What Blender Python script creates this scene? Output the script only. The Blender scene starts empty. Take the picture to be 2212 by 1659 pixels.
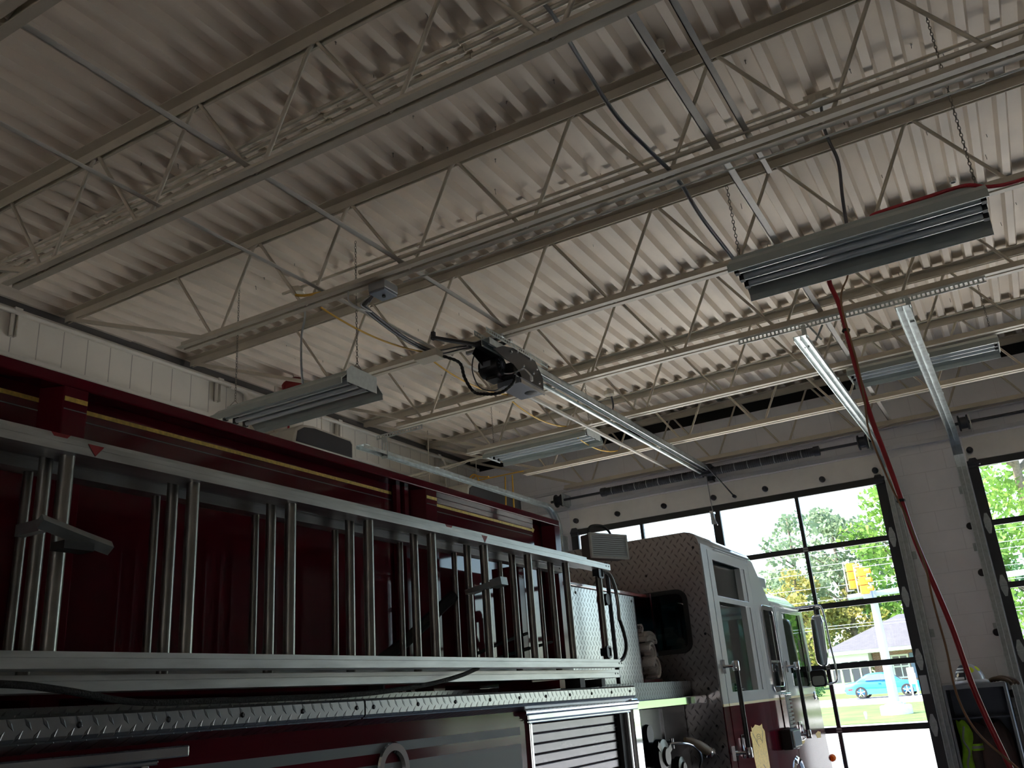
# Fire station bay looking up at the bar-joist roof, with a fire truck and overhead doors
import bpy, bmesh, math, random
from mathutils import Vector, Matrix
from mathutils.geometry import delaunay_2d_cdt
random.seed(7)
scene = bpy.context.scene
COL = scene.collection
ORG = {}
PI = math.pi

# ------------------------------------------------------------------ helpers
class MB:
    """collects faces and links them as ONE mesh object"""
    def __init__(s): s.v = []; s.f = []; s.m = []; s.k = 0
    def add(s, vs, fs):
        o = len(s.v); s.v += [tuple(p) for p in vs]
        for f in fs: s.f.append([o + i for i in f]); s.m.append(s.k)
        return s
    def mat(s, k): s.k = k; return s
    def box(s, x0, x1, y0, y1, z0, z1):
        x0, x1 = min(x0, x1), max(x0, x1); y0, y1 = min(y0, y1), max(y0, y1); z0, z1 = min(z0, z1), max(z0, z1)
        return s.add([(x0,y0,z0),(x1,y0,z0),(x1,y1,z0),(x0,y1,z0),(x0,y0,z1),(x1,y0,z1),(x1,y1,z1),(x0,y1,z1)],
                     [(0,3,2,1),(4,5,6,7),(0,1,5,4),(1,2,6,5),(2,3,7,6),(3,0,4,7)])
    def obox(s, c, size, R):
        """oriented box, R a 3x3 matrix"""
        c = Vector(c); hx, hy, hz = [q/2 for q in size]
        vs = [c + R @ Vector((sx*hx, sy*hy, sz*hz)) for sz in (-1,1) for sx, sy in ((-1,-1),(1,-1),(1,1),(-1,1))]
        return s.add(vs, [(0,3,2,1),(4,5,6,7),(0,1,5,4),(1,2,6,5),(2,3,7,6),(3,0,4,7)])
    def prism(s, poly, ax, a, b):
        """closed polygon (2 coords) extruded along axis ax from a to b"""
        def P(p, t):
            return (t, p[0], p[1]) if ax == 0 else (p[0], t, p[1]) if ax == 1 else (p[0], p[1], t)
        n = len(poly)
        vs = [P(p, a) for p in poly] + [P(p, b) for p in poly]
        fs = [[i, (i+1) % n, n + (i+1) % n, n + i] for i in range(n)]
        return s.add(vs, fs + [list(range(n))[::-1], list(range(n, 2*n))])
    def tube(s, pts, r, n=8, cap=True, r1=None):
        pts = [Vector(p) for p in pts]; N = len(pts)
        rings = []; up = None
        for i, p in enumerate(pts):
            t = (pts[min(i+1, N-1)] - pts[max(i-1, 0)]).normalized()
            if up is None:
                up = Vector((0,0,1)) if abs(t.z) < .9 else Vector((1,0,0))
            a = t.cross(up).normalized(); b = a.cross(t).normalized(); up = b
            rr = r if r1 is None else r + (r1 - r) * i / max(1, N-1)
            if isinstance(r, (list, tuple)): rr = r[i]
            rings.append([p + a*math.cos(2*PI*k/n)*rr + b*math.sin(2*PI*k/n)*rr for k in range(n)])
        vs = [q for R in rings for q in R]; fs = []
        for i in range(N-1):
            for k in range(n):
                fs.append([i*n+k, i*n+(k+1) % n, (i+1)*n+(k+1) % n, (i+1)*n+k])
        if cap: fs += [list(range(n)), list(range((N-1)*n, N*n))[::-1]]
        return s.add(vs, fs)
    def cyl(s, p, q, r, n=16): return s.tube([p, q], r, n)
    def lathe(s, prof, c, axis=2, n=24):
        """prof: (radius, height) pairs, revolved about axis through c"""
        c = Vector(c); vs = []; fs = []
        for r, h in prof:
            for k in range(n):
                a = 2*PI*k/n; u, w = r*math.cos(a), r*math.sin(a)
                vs.append(c + (Vector((h,u,w)) if axis == 0 else Vector((u,h,w)) if axis == 1 else Vector((u,w,h))))
        for i in range(len(prof)-1):
            for k in range(n):
                fs.append([i*n+k, i*n+(k+1) % n, (i+1)*n+(k+1) % n, (i+1)*n+k])
        return s.add(vs, fs)
    def sweep(s, prof, path, x0, sx=1):
        """closed profile (dx, dn) swept along a path of (y, z) points"""
        N = len(path); n = len(prof); vs = []; fs = []
        for i, (y, z) in enumerate(path):
            a = path[max(i-1, 0)]; b = path[min(i+1, N-1)]
            t = Vector((b[0]-a[0], b[1]-a[1])).normalized(); nn = Vector((-t.y, t.x))
            for dx, dn in prof: vs.append((x0 + sx*dx, y + nn.x*dn, z + nn.y*dn))
        for i in range(N-1):
            for k in range(n): fs.append([i*n+k, i*n+(k+1) % n, (i+1)*n+(k+1) % n, (i+1)*n+k])
        return s.add(vs, fs + [list(range(n)), list(range((N-1)*n, N*n))[::-1]])
    def loft(s, rings, cap=True):
        n = len(rings[0]); N = len(rings); vs = [q for R in rings for q in R]; fs = []
        for i in range(N-1):
            for k in range(n): fs.append([i*n+k, i*n+(k+1) % n, (i+1)*n+(k+1) % n, (i+1)*n+k])
        if cap: fs += [list(range(n))[::-1], list(range((N-1)*n, N*n))]
        return s.add(vs, fs)
    def plate(s, outer, holes, ax, a, b):
        """flat plate with holes, polygon coords in the plane across axis ax, thick from a to b"""
        def P(p, t):
            return (t, p[0], p[1]) if ax == 0 else (p[0], t, p[1]) if ax == 1 else (p[0], p[1], t)
        lps = [list(outer)] + [list(h) for h in holes]; co = []; ed = []
        for lp in lps:
            k = len(co); co += [Vector(p) for p in lp]; ed += [(k+i, k+(i+1) % len(lp)) for i in range(len(lp))]
        vo, eo, fo, *_ = delaunay_2d_cdt(co, ed, [], 0, 1e-6)
        def inside(c):
            r = False
            for lp in lps:
                for i in range(len(lp)):
                    p, q = lp[i], lp[i-1]
                    if (p[1] > c[1]) != (q[1] > c[1]) and c[0] < (q[0]-p[0])*(c[1]-p[1])/(q[1]-p[1]) + p[0]: r = not r
            return r
        tris = [list(f) for f in fo if inside(sum((vo[i] for i in f), Vector((0,0)))/3)]
        cnt = {}
        for f in tris:
            for i in range(3):
                e = (f[i], f[(i+1) % 3]); key = tuple(sorted(e)); cnt.setdefault(key, []).append(e)
        be = [v[0] for v in cnt.values() if len(v) == 1]
        base = [Vector(P(v, a)) for v in vo]; n = len(base); d = b - a
        off = Vector((d if ax == 0 else 0, d if ax == 1 else 0, d if ax == 2 else 0))
        vs = base + [p + off for p in base]
        fs = tris + [[i + n for i in t[::-1]] for t in tris] + [[e[0], e[1], e[1]+n, e[0]+n] for e in be]
        return s.add(vs, fs)
    def build(s, name, mats, parent=None, smooth=None, bevel=0, **props):
        if not isinstance(mats, (list, tuple)): mats = [mats]
        org = ORG[parent.name] if parent is not None else Vector((0,0,0))
        me = bpy.data.meshes.new(name)
        me.from_pydata([tuple(Vector(p) - org) for p in s.v], [], s.f)
        for m in mats: me.materials.append(m)
        if len(mats) > 1: me.polygons.foreach_set('material_index', s.m)
        bm = bmesh.new(); bm.from_mesh(me); bmesh.ops.recalc_face_normals(bm, faces=bm.faces[:]); bm.to_mesh(me); bm.free()
        if smooth is not None:
            me.polygons.foreach_set('use_smooth', [True]*len(me.polygons))
            me.set_sharp_from_angle(angle=math.radians(smooth))
        me.update()
        o = bpy.data.objects.new(name, me); COL.objects.link(o)
        if parent is not None: o.parent = parent
        ORG[o.name] = org
        if bevel:
            b = o.modifiers.new('bevel', 'BEVEL'); b.width = bevel; b.segments = 2; b.limit_method = 'ANGLE'; b.angle_limit = .6
        for k, v in props.items(): o[k] = v
        return o

def thing(name, label, cat, loc=(0,0,0), group=None):
    o = bpy.data.objects.new(name, None); COL.objects.link(o); o.location = loc; o.empty_display_size = .1
    o['label'] = label; o['category'] = cat
    if group: o['group'] = group
    ORG[o.name] = Vector(loc); return o
def structure(name, loc=(0,0,0)):
    o = bpy.data.objects.new(name, None); COL.objects.link(o); o.location = loc; o['kind'] = 'structure'; ORG[o.name] = Vector(loc); return o
def dup(o, parent=None):
    c = o.copy(); COL.objects.link(c)
    if parent is not None: c.parent = parent
    for ch in list(o.children): dup(ch, c)
    return c
def rrect(x0, x1, y0, y1, r, n=5):
    out = []
    for cx, cy, a0 in ((x1-r, y0+r, -90), (x1-r, y1-r, 0), (x0+r, y1-r, 90), (x0+r, y0+r, 180)):
        for i in range(n+1):
            a = math.radians(a0 + 90*i/n); out.append((cx + r*math.cos(a), cy + r*math.sin(a)))
    return out
def rect(x0, x1, y0, y1): return [(x0,y0),(x1,y0),(x1,y1),(x0,y1)]
def curve(pts, n=6):
    """Catmull-Rom through the points"""
    P = [Vector(p) for p in pts]; P = [P[0]*2 - P[1]] + P + [P[-1]*2 - P[-2]]; out = []
    for i in range(1, len(P)-2):
        for k in range(n):
            t = k/n; a, b, c, d = P[i-1:i+3]
            out.append(.5*((2*b) + (c-a)*t + (2*a-5*b+4*c-d)*t*t + (3*b-a-3*c+d)*t**3))
    out.append(P[-2]); return out

# ------------------------------------------------------------------ materials
class E_:
    """math-node expression"""
    def __init__(s, nt, sock): s.nt = nt; s.s = sock
    def _m(s, op, *o):
        n = s.nt.nodes.new('ShaderNodeMath'); n.operation = op
        for i, q in enumerate((s,) + o):
            if isinstance(q, E_): s.nt.links.new(q.s, n.inputs[i])
            else: n.inputs[i].default_value = q
        return E_(s.nt, n.outputs[0])
    def __add__(s, o): return s._m('ADD', o)
    def __sub__(s, o): return s._m('SUBTRACT', o)
    def __mul__(s, o): return s._m('MULTIPLY', o)
    def __truediv__(s, o): return s._m('DIVIDE', o)
    def abs(s): return s._m('ABSOLUTE')
    def fract(s): return s._m('FRACT')
    def floor(s): return s._m('FLOOR')
    def mod(s, o): return s._m('FLOORED_MODULO', o)
    def gt(s, o): return s._m('GREATER_THAN', o)
    def lt(s, o): return s._m('LESS_THAN', o)
    def max(s, o): return s._m('MAXIMUM', o)
    def min(s, o): return s._m('MINIMUM', o)
    def clamp(s): return s.max(0.).min(1.)

def mat(name, col, rough=.5, metal=0., spec=.5, coat=0., var=0., vscale=8., bump=0., bscale=60., stretch=None, trans=0., aniso=0.):
    m = bpy.data.materials.new(name); m.use_nodes = True; nt = m.node_tree; b = nt.nodes['Principled BSDF']
    b.inputs['Base Color'].default_value = (*col, 1); b.inputs['Roughness'].default_value = rough; b.inputs['Metallic'].default_value = metal
    b.inputs['Specular IOR Level'].default_value = spec; b.inputs['Coat Weight'].default_value = coat; b.inputs['Coat Roughness'].default_value = .04
    if aniso: b.inputs['Anisotropic'].default_value = aniso
    if var or bump:
        tc = nt.nodes.new('ShaderNodeTexCoord'); mp = nt.nodes.new('ShaderNodeMapping'); nt.links.new(tc.outputs['Object'], mp.inputs[0])
        if stretch: mp.inputs['Scale'].default_value = stretch
    if var:
        n = nt.nodes.new('ShaderNodeTexNoise'); n.inputs['Scale'].default_value = vscale; n.inputs['Detail'].default_value = 6
        nt.links.new(mp.outputs[0], n.inputs['Vector'])
        r = nt.nodes.new('ShaderNodeMapRange'); r.inputs[1].default_value = .3; r.inputs[2].default_value = .7; r.inputs[3].default_value = 1-var; r.inputs[4].default_value = 1+var
        nt.links.new(n.outputs[0], r.inputs[0])
        mx = nt.nodes.new('ShaderNodeVectorMath'); mx.operation = 'SCALE'; mx.inputs[0].default_value = col
        nt.links.new(r.outputs[0], mx.inputs['Scale']); nt.links.new(mx.outputs[0], b.inputs['Base Color'])
        q = nt.nodes.new('ShaderNodeMapRange'); q.inputs[3].default_value = max(.02, rough*(1-var*.8)); q.inputs[4].default_value = min(1, rough*(1+var*.8))
        nt.links.new(n.outputs[0], q.inputs[0]); nt.links.new(q.outputs[0], b.inputs['Roughness'])
    if bump:
        n2 = nt.nodes.new('ShaderNodeTexNoise'); n2.inputs['Scale'].default_value = bscale; n2.inputs['Detail'].default_value = 4
        nt.links.new(mp.outputs[0], n2.inputs['Vector'])
        bp = nt.nodes.new('ShaderNodeBump'); bp.inputs['Strength'].default_value = bump; bp.inputs['Distance'].default_value = .01
        nt.links.new(n2.outputs[0], bp.inputs['Height']); nt.links.new(bp.outputs[0], b.inputs['Normal'])
    return m

def diamond(name, u, w, col=(.40,.41,.42), rough=.28, pitch=.0195):
    """bright tread plate: short raised bars, alternately turned, in the plane of axes u, w"""
    m = mat(name, col, rough, 1.); nt = m.node_tree; b = nt.nodes['Principled BSDF']
    tc = nt.nodes.new('ShaderNodeTexCoord'); sp = nt.nodes.new('ShaderNodeSeparateXYZ'); nt.links.new(tc.outputs['Object'], sp.inputs[0])
    V = E_(nt, sp.outputs[w])/(pitch*1.3); par = V.floor().mod(2.); U = E_(nt, sp.outputs[u])/(pitch*1.95) + par*.5
    a = (U.fract() - .5)*1.95; c = (V.fract() - .5)*1.3; sgn = par*2. - 1.
    p = a*.6 + c*sgn*.8; q = a*.8 - c*sgn*.6
    h = ((p.abs()/.92 + q.abs()/.25)*-1. + 1.).clamp()
    h = (h*2.6).min(1.)
    bp = nt.nodes.new('ShaderNodeBump'); bp.inputs['Strength'].default_value = 1.; bp.inputs['Distance'].default_value = .006
    nt.links.new(h.s, bp.inputs['Height']); nt.links.new(bp.outputs[0], b.inputs['Normal'])
    k = h*-.42 + 1.; sc_ = nt.nodes.new('ShaderNodeVectorMath'); sc_.operation = 'SCALE'; sc_.inputs[0].default_value = col
    nt.links.new(k.s, sc_.inputs['Scale']); nt.links.new(sc_.outputs[0], b.inputs['Base Color'])
    return m

def bricks(name, col, col2, mortar, bw, bh, msize, rough=.85, ax=(0,2), offset=.5, bumps=.5, loc=(0,0,0), var=.06):
    m = bpy.data.materials.new(name); m.use_nodes = True; nt = m.node_tree; b = nt.nodes['Principled BSDF']; b.inputs['Roughness'].default_value = rough
    tc = nt.nodes.new('ShaderNodeTexCoord'); mp = nt.nodes.new('ShaderNodeMapping'); mp.inputs['Location'].default_value = loc; sx_ = nt.nodes.new('ShaderNodeSeparateXYZ'); cx_ = nt.nodes.new('ShaderNodeCombineXYZ')
    br = nt.nodes.new('ShaderNodeTexBrick'); br.offset = offset; br.inputs['Scale'].default_value = 1
    for k, v in (('Color1', col), ('Color2', col2), ('Mortar', mortar)): br.inputs[k].default_value = (*v, 1)
    br.inputs['Mortar Size'].default_value = msize; br.inputs['Brick Width'].default_value = bw; br.inputs['Row Height'].default_value = bh; br.inputs['Mortar Smooth'].default_value = .3
    nt.links.new(tc.outputs['Object'], sx_.inputs[0]); nt.links.new(sx_.outputs[ax[0]], cx_.inputs[0]); nt.links.new(sx_.outputs[ax[1]], cx_.inputs[1]); nt.links.new(cx_.outputs[0], mp.inputs[0]); nt.links.new(mp.outputs[0], br.inputs[0])
    n = nt.nodes.new('ShaderNodeTexNoise'); n.inputs['Scale'].default_value = 3; n.inputs['Detail'].default_value = 8; nt.links.new(tc.outputs['Object'], n.inputs['Vector'])
    r = nt.nodes.new('ShaderNodeMapRange'); r.inputs[3].default_value = 1-var*2; r.inputs[4].default_value = 1+var*2; nt.links.new(n.outputs[0], r.inputs[0])
    mx = nt.nodes.new('ShaderNodeVectorMath'); mx.operation = 'SCALE'; nt.links.new(br.outputs[0], mx.inputs[0]); nt.links.new(r.outputs[0], mx.inputs['Scale'])
    nt.links.new(mx.outputs[0], b.inputs['Base Color'])
    bp = nt.nodes.new('ShaderNodeBump'); bp.invert = True; bp.inputs['Strength'].default_value = bumps; bp.inputs['Distance'].default_value = .01
    nt.links.new(br.outputs['Fac'], bp.inputs['Height']); nt.links.new(bp.outputs[0], b.inputs['Normal'])
    return m

def glass(name, tint=(1,1,1), ior=1.45, rough=0.):
    m = bpy.data.materials.new(name); m.use_nodes = True; nt = m.node_tree; nt.nodes.remove(nt.nodes['Principled BSDF'])
    t = nt.nodes.new('ShaderNodeBsdfTransparent'); t.inputs[0].default_value = (*tint, 1)
    g = nt.nodes.new('ShaderNodeBsdfGlossy'); g.inputs['Roughness'].default_value = rough
    f = nt.nodes.new('ShaderNodeFresnel'); ge = nt.nodes.new('ShaderNodeNewGeometry'); mr = nt.nodes.new('ShaderNodeMapRange')
    mr.inputs[3].default_value = ior; mr.inputs[4].default_value = 1/ior; nt.links.new(ge.outputs['Backfacing'], mr.inputs[0]); nt.links.new(mr.outputs[0], f.inputs[0])
    x = nt.nodes.new('ShaderNodeMixShader'); nt.links.new(f.outputs[0], x.inputs[0]); nt.links.new(t.outputs[0], x.inputs[1]); nt.links.new(g.outputs[0], x.inputs[2])
    nt.links.new(x.outputs[0], nt.nodes['Material Output'].inputs[0]); return m

M = {}
M['joist'] = mat('joist paint', (.54,.485,.39), .5, var=.08, vscale=5)
M['bar'] = mat('bridging paint', (.68,.65,.59), .45, var=.06)
M['deck'] = mat('deck paint', (.80,.71,.605), .55, var=.07, vscale=2.5)
M['conduit'] = mat('painted conduit', (.60,.55,.45), .45)
M['emt'] = mat('steel conduit', (.45,.5,.56), .3, 1.)
M['emtw'] = mat('pale steel conduit', (.55,.55,.52), .4, .4)
M['darkmetal'] = mat('dark steel', (.05,.052,.06), .4, .6, var=.2)
M['wall'] = bricks('painted block wall', (.80,.765,.69), (.78,.745,.67), (.45,.42,.38), .216, .42, .005, ax=(1,2), offset=0, bumps=.3, loc=(0.05,.24,0))
M['wallf'] = bricks('painted block front wall', (.80,.79,.81), (.785,.775,.795), (.68,.67,.69), .43, .215, .004, bumps=.3)
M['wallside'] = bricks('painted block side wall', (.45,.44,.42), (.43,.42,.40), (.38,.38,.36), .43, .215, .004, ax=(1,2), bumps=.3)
M['trimw'] = mat('white trim paint', (.72,.69,.62), .5, var=.05)
M['slotshade'] = mat('black slot shade', (.012,.012,.012), .9)  # near-black colour stands in for shade in the roof slot
M['lintel'] = mat('grey lintel paint', (.60,.60,.62), .5, var=.05)
M['concrete'] = mat('floor concrete', (.14,.133,.125), .45, var=.25, vscale=1.2, bump=.1)
M['apron'] = mat('apron concrete', (.80,.76,.70), .9, var=.06, vscale=.8)
M['apron_dim'] = mat('darkened outer apron', (.34,.335,.33), .9, var=.08, vscale=.8)
M['slotshade_grey'] = mat('grey slot shade', (.13,.125,.12), .9)
M['asphalt'] = mat('road surface', (.52,.52,.52), .9, var=.08)
M['walk'] = mat('pavement concrete', (.68,.67,.64), .9, var=.06)
M['lawn'] = mat('mown grass', (.085,.15,.03), .9, var=.3, vscale=.9)
M['alu'] = mat('dark anodised aluminium', (.028,.029,.033), .35, .3)
M['panelw'] = mat('insulated door panel', (.78,.76,.72), .5, var=.04)
M['glass'] = glass('clear glass', (.97,.99,.98))
M['tint'] = glass('tinted cab glass', (.10,.16,.17), 1.6)
M['cabglass'] = glass('cab door glass', (.90,.96,.93), 1.5)
M['galv'] = mat('galvanised steel', (.55,.60,.60), .34, .85, var=.22, vscale=14)
M['hinge'] = mat('galvanised hinge', (.42,.45,.44), .5, .5, var=.15, vscale=30)
M['enamel'] = mat('green grey enamel', (.42,.46,.43), .35, .1, var=.05)
M['reflector'] = mat('enamel reflector', (.45,.48,.47), .20, .3)
M['lampglass'] = mat('unlit lamp tube', (.62,.66,.68), .08, 0, .8, coat=1.)
M['whiteplate'] = mat('white end plate', (.66,.70,.68), .5, var=.08, vscale=40)
M['black'] = mat('black machine paint', (.012,.012,.014), .28, .1)
M['blackmat'] = mat('black rubber', (.016,.016,.017), .6)
M['boxgrey'] = mat('operator box grey', (.22,.24,.28), .3, .5)
M['chain'] = mat('chain steel', (.30,.28,.24), .45, .8)
M['yellow'] = mat('yellow cable', (.72,.42,.05), .45)
M['redhose'] = mat('red hose', (.42,.02,.035), .35)
M['tan'] = mat('tan cord', (.33,.17,.08), .5)
M['whitecable'] = mat('white cable', (.5,.5,.48), .4)
M['greycable'] = mat('grey cable', (.10,.10,.11), .5)
M['boxes'] = mat('outlet box steel', (.42,.44,.45), .35, .7)
M['boxw'] = mat('white cover plate', (.62,.61,.58), .5)
M['maroon'] = mat('maroon body paint', (.11,.006,.016), .10, 0, .18)
M['gloss'] = mat('polished maroon paint', (.085,.005,.013), .03, 0, .38)
M['railrubber'] = mat('ribbed black rail', (.05,.055,.058), .4, .2)
M['plate_dark'] = diamond('dull tread plate', 1, 2, (.10,.11,.11), .4)
M['windowtone'] = mat('grey blue window backing', (.11,.145,.16), .8)
M['redtrim'] = mat('bright red body trim', (.30,.01,.015), .2, 0, .5, coat=1.)
M['cabwhite'] = mat('cab paint white', (.74,.78,.80), .2, 0, .5, coat=1.)
M['gold'] = mat('gold leaf stripe', (.72,.50,.12), .45, .3, var=.25, vscale=90)
M['goldlight'] = mat('pale gold stripe', (.80,.66,.30), .4)
M['stripe'] = mat('grey reflective stripe', (.20,.22,.24), .45, 0, .2)
M['chrome'] = mat('chrome', (.82,.84,.87), .06, 1.)
M['polish'] = mat('polished steel', (.62,.64,.68), .16, 1., var=.1)
M['ladder'] = mat('ladder aluminium', (.50,.51,.50), .38, .75, var=.22, vscale=9, stretch=(3,.5,3))
M['rung'] = mat('rung aluminium', (.31,.30,.275), .3, .9, var=.12, vscale=20)
M['shutter'] = mat('satin aluminium slats', (.20,.19,.21), .27, .95, var=.06, stretch=(1,.3,8))
M['dia_yz'] = diamond('tread plate side', 1, 2)
M['dia_xz'] = diamond('tread plate cab back', 0, 2, (.44,.42,.42), .30, .025)
M['dia_xy'] = diamond('tread plate top', 0, 1)
M['panelblack'] = mat('pump panel dark steel', (.05,.055,.06), .25, .6)
M['hoseweave'] = mat('white hose jacket', (.78,.74,.70), .9, bump=.6, bscale=160, var=.08)
M['lens'] = mat('ribbed clear lens', (.70,.80,.83), .12, .0, .8, coat=1.)
M['beige'] = mat('beige casing', (.50,.47,.40), .5, var=.05)
M['redbag'] = mat('red canvas', (.22,.012,.015), .7, bump=.5, bscale=12)
M['rope'] = mat('black rope', (.012,.012,.011), .8, bump=.8, bscale=200)
M['reddecal'] = mat('red arrow decal', (.30,.012,.02), .5)
M['orange'] = mat('orange lens', (.9,.25,.02), .3)

def leafmat(name, c1, c2):
    m = bpy.data.materials.new(name); m.use_nodes = True; nt = m.node_tree; b = nt.nodes['Principled BSDF']; b.inputs['Roughness'].default_value = .7
    tc = nt.nodes.new('ShaderNodeTexCoord'); n = nt.nodes.new('ShaderNodeTexNoise'); n.inputs['Scale'].default_value = .55; n.inputs['Detail'].default_value = 3
    nt.links.new(tc.outputs['Object'], n.inputs['Vector']); r = nt.nodes.new('ShaderNodeValToRGB'); r.color_ramp.elements[0].color = (*c1, 1); r.color_ramp.elements[1].color = (*c2, 1)
    r.color_ramp.elements[0].position = .38; r.color_ramp.elements[1].position = .62
    nt.links.new(n.outputs[0], r.inputs[0]); nt.links.new(r.outputs[0], b.inputs['Base Color'])
    tr = nt.nodes.new('ShaderNodeBsdfTranslucent'); nt.links.new(r.outputs[0], tr.inputs[0]); mx = nt.nodes.new('ShaderNodeMixShader'); mx.inputs[0].default_value = .4
    nt.links.new(b.outputs[0], mx.inputs[1]); nt.links.new(tr.outputs[0], mx.inputs[2]); nt.links.new(mx.outputs[0], nt.nodes['Material Output'].inputs[0]); return m
M['amber'] = leafmat('amber lens', (1.,.30,.02), (1.,.36,.03))
EXPOSURE = 1.55; SKY = 0.35; SUN = 6.0
# ------------------------------------------------------------------ camera (solved from the photograph's vanishing points)
yaw, pit, rol, FPX = -0.49530872, 0.34832042, -0.07793188, 1917.57
cyw, syw, cp, sp_ = math.cos(yaw), math.sin(yaw), math.cos(pit), math.sin(pit)
F = Vector((syw*cp, cyw*cp, sp_)); R = Vector((cyw, -syw, 0)); U = R.cross(F)
R2 = R*math.cos(rol) + U*math.sin(rol); U2 = -R*math.sin(rol) + U*math.cos(rol)
cam = bpy.data.cameras.new('camera'); co = bpy.data.objects.new('camera', cam); COL.objects.link(co)
cam.sensor_width = 36; cam.lens = FPX/2212*36; cam.clip_start = .05; cam.clip_end = 500
mw = Matrix((R2, U2, -F)).transposed().to_4x4(); mw.translation = Vector((0,0,1.6)); co.matrix_world = mw
scene.camera = co
scene.view_settings.view_transform = 'Standard'; scene.view_settings.look = 'None'; scene.view_settings.gamma = 1
scene.view_settings.use_curve_mapping = False; scene.view_settings.exposure = EXPOSURE
scene.cycles.max_bounces = 9; scene.cycles.diffuse_bounces = 5; scene.cycles.adaptive_threshold = .02; scene.cycles.glossy_bounces = 5; scene.cycles.transparent_max_bounces = 16
scene.cycles.use_denoising = True; scene.cycles.sample_clamp_indirect = 12
# ------------------------------------------------------------------ daylight
w = bpy.data.worlds.new('sky'); scene.world = w; w.use_nodes = True; nt = w.node_tree
sky = nt.nodes.new('ShaderNodeTexSky'); sky.sky_type = 'NISHITA'; sky.sun_disc = False; sky.sun_elevation = math.radians(52); sky.sun_rotation = math.radians(250)
sky.air_density = 1.1; sky.dust_density = 2.5
nt.links.new(sky.outputs[0], nt.nodes['Background'].inputs[0]); nt.nodes['Background'].inputs[1].default_value = SKY
sl = bpy.data.lights.new('sun', 'SUN'); sl.energy = SUN; sl.angle = .01; sl.color = (1,.92,.80)
so = bpy.data.objects.new('sun', sl); COL.objects.link(so)
d = Vector((.62, .30, -.95)).normalized()
so.rotation_euler = d.to_track_quat('-Z', 'Y').to_euler(); so.location = (-20,-5,30)
# ------------------------------------------------------------------ room shell
FZ = -.35; XW = -6.28; XE = 9.; YB = -8.; YF = 10.4; ZW = 4.76
def st(name, mb, m, **k): return mb.build(name, m, None, kind='structure', **k)
st('floor', MB().box(XW-.2, XE+.2, YB-.2, YF+.2, FZ-.2, FZ), M['concrete'])
st('wall_left', MB().box(XW-.2, XW, YB, YF+.2, FZ, ZW), M['wall'])
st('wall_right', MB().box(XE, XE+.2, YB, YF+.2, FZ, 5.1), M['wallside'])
BX = [(-5.2, -3.2), (.9, 2.1)]
st('wall_back', MB().plate([(XW-.2, FZ), (BX[0][0], FZ), (BX[0][0], 1.75), (BX[0][1], 1.75), (BX[0][1], FZ), (BX[1][0], FZ), (BX[1][0], 1.75), (BX[1][1], 1.75), (BX[1][1], FZ), (XE+.2, FZ), (XE+.2, 5.1), (XW-.2, 5.1)], [], 1, YB-.2, YB), M['wallf'])
DX = [(-4.90, -1.056), (-.227, 3.617)]
holes = [rect(a+.06, b-.06, FZ+.001, 3.86) for a, b in DX]
outer = [(XW, FZ), (DX[0][0]+.06, FZ), (DX[0][0]+.06, 3.86), (DX[0][1]-.06, 3.86), (DX[0][1]-.06, FZ), (DX[1][0]+.06, FZ), (DX[1][0]+.06, 3.86), (DX[1][1]-.06, 3.86), (DX[1][1]-.06, FZ), (XE, FZ), (XE, 4.73), (XW, 4.73)]
st('wall_front', MB().plate(outer, [], 1, YF, YF+.2), M['wallf'])
st('trim_1', MB().box(XW, XE, YF-.035, YF, 4.20, 4.235).box(XW, XE, YF-.05, YF, 3.955, 4.0), M['lintel'])
st('front_slot_shade', MB().box(XW-.35, XE+.35, YF+.03, YF+.10, 4.732, 5.10), M['slotshade'])          # added black strip: painted shade for the slot over the front wall
st('left_slot_shade', MB().box(XW-.10, XW-.03, YB, YF+.03, 4.765, 5.10), M['slotshade_grey'])  # added grey strip: the shadow line above the left wall, as colour
st('trim_4', MB().box(XW, XW+.05, YB, YF, 4.365, 4.395).box(XW, XW+.03, YB, YF, 4.33, 4.345), M['trimw'])
st('trim_5', MB().box(XW-.005, XW+.035, YB, YF, ZW-.03, ZW+.012), M['trimw'])
# fluted steel deck: narrow ribs hang down, wide flats between; the near sheet laps under the far one
P = .1635; RIB = .048; SL = .019; ZB = 4.868; ZT = 4.922
def deck(mb, y0, y1, dz, th=.006):
    x = -6.26; pr = []
    k = 0
    while x < 9.4:
        a = -2.382 + P*(math.floor((x + 2.382)/P)) ; x = a
        pr += [(x-RIB/2-SL, ZT+dz), (x-RIB/2, ZB+dz), (x+RIB/2, ZB+dz), (x+RIB/2+SL, ZT+dz)]
        x += P*1.001
    poly = pr + [(p[0], p[1]+th) for p in pr[::-1]]
    n = len(pr); vs = [(p[0], y, p[1]) for y in (y0, y1) for p in pr] + [(p[0], y, p[1]+th) for y in (y0, y1) for p in pr]
    fs = []
    for i in range(n-1):
        fs += [[i, i+1, n+i+1, n+i], [2*n+i, 3*n+i, 3*n+i+1, 2*n+i+1], [i, 2*n+i, 2*n+i+1, i+1], [n+i, n+i+1, 3*n+i+1, 3*n+i]]
    mb.add(vs, fs)
dk = MB(); deck(dk, YB-.3, 4.70, -.007); deck(dk, 4.68, YF+.02, 0)
ceil = st('ceiling', dk, M['deck'])
ORG['ceiling'] = Vector((0,0,0))
# roof over the deck
MB().box(XW-.45, XE+.45, YB-.35, YF+.45, 4.935, 5.15).build('roof_slab', M['lintel'], ceil)
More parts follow.
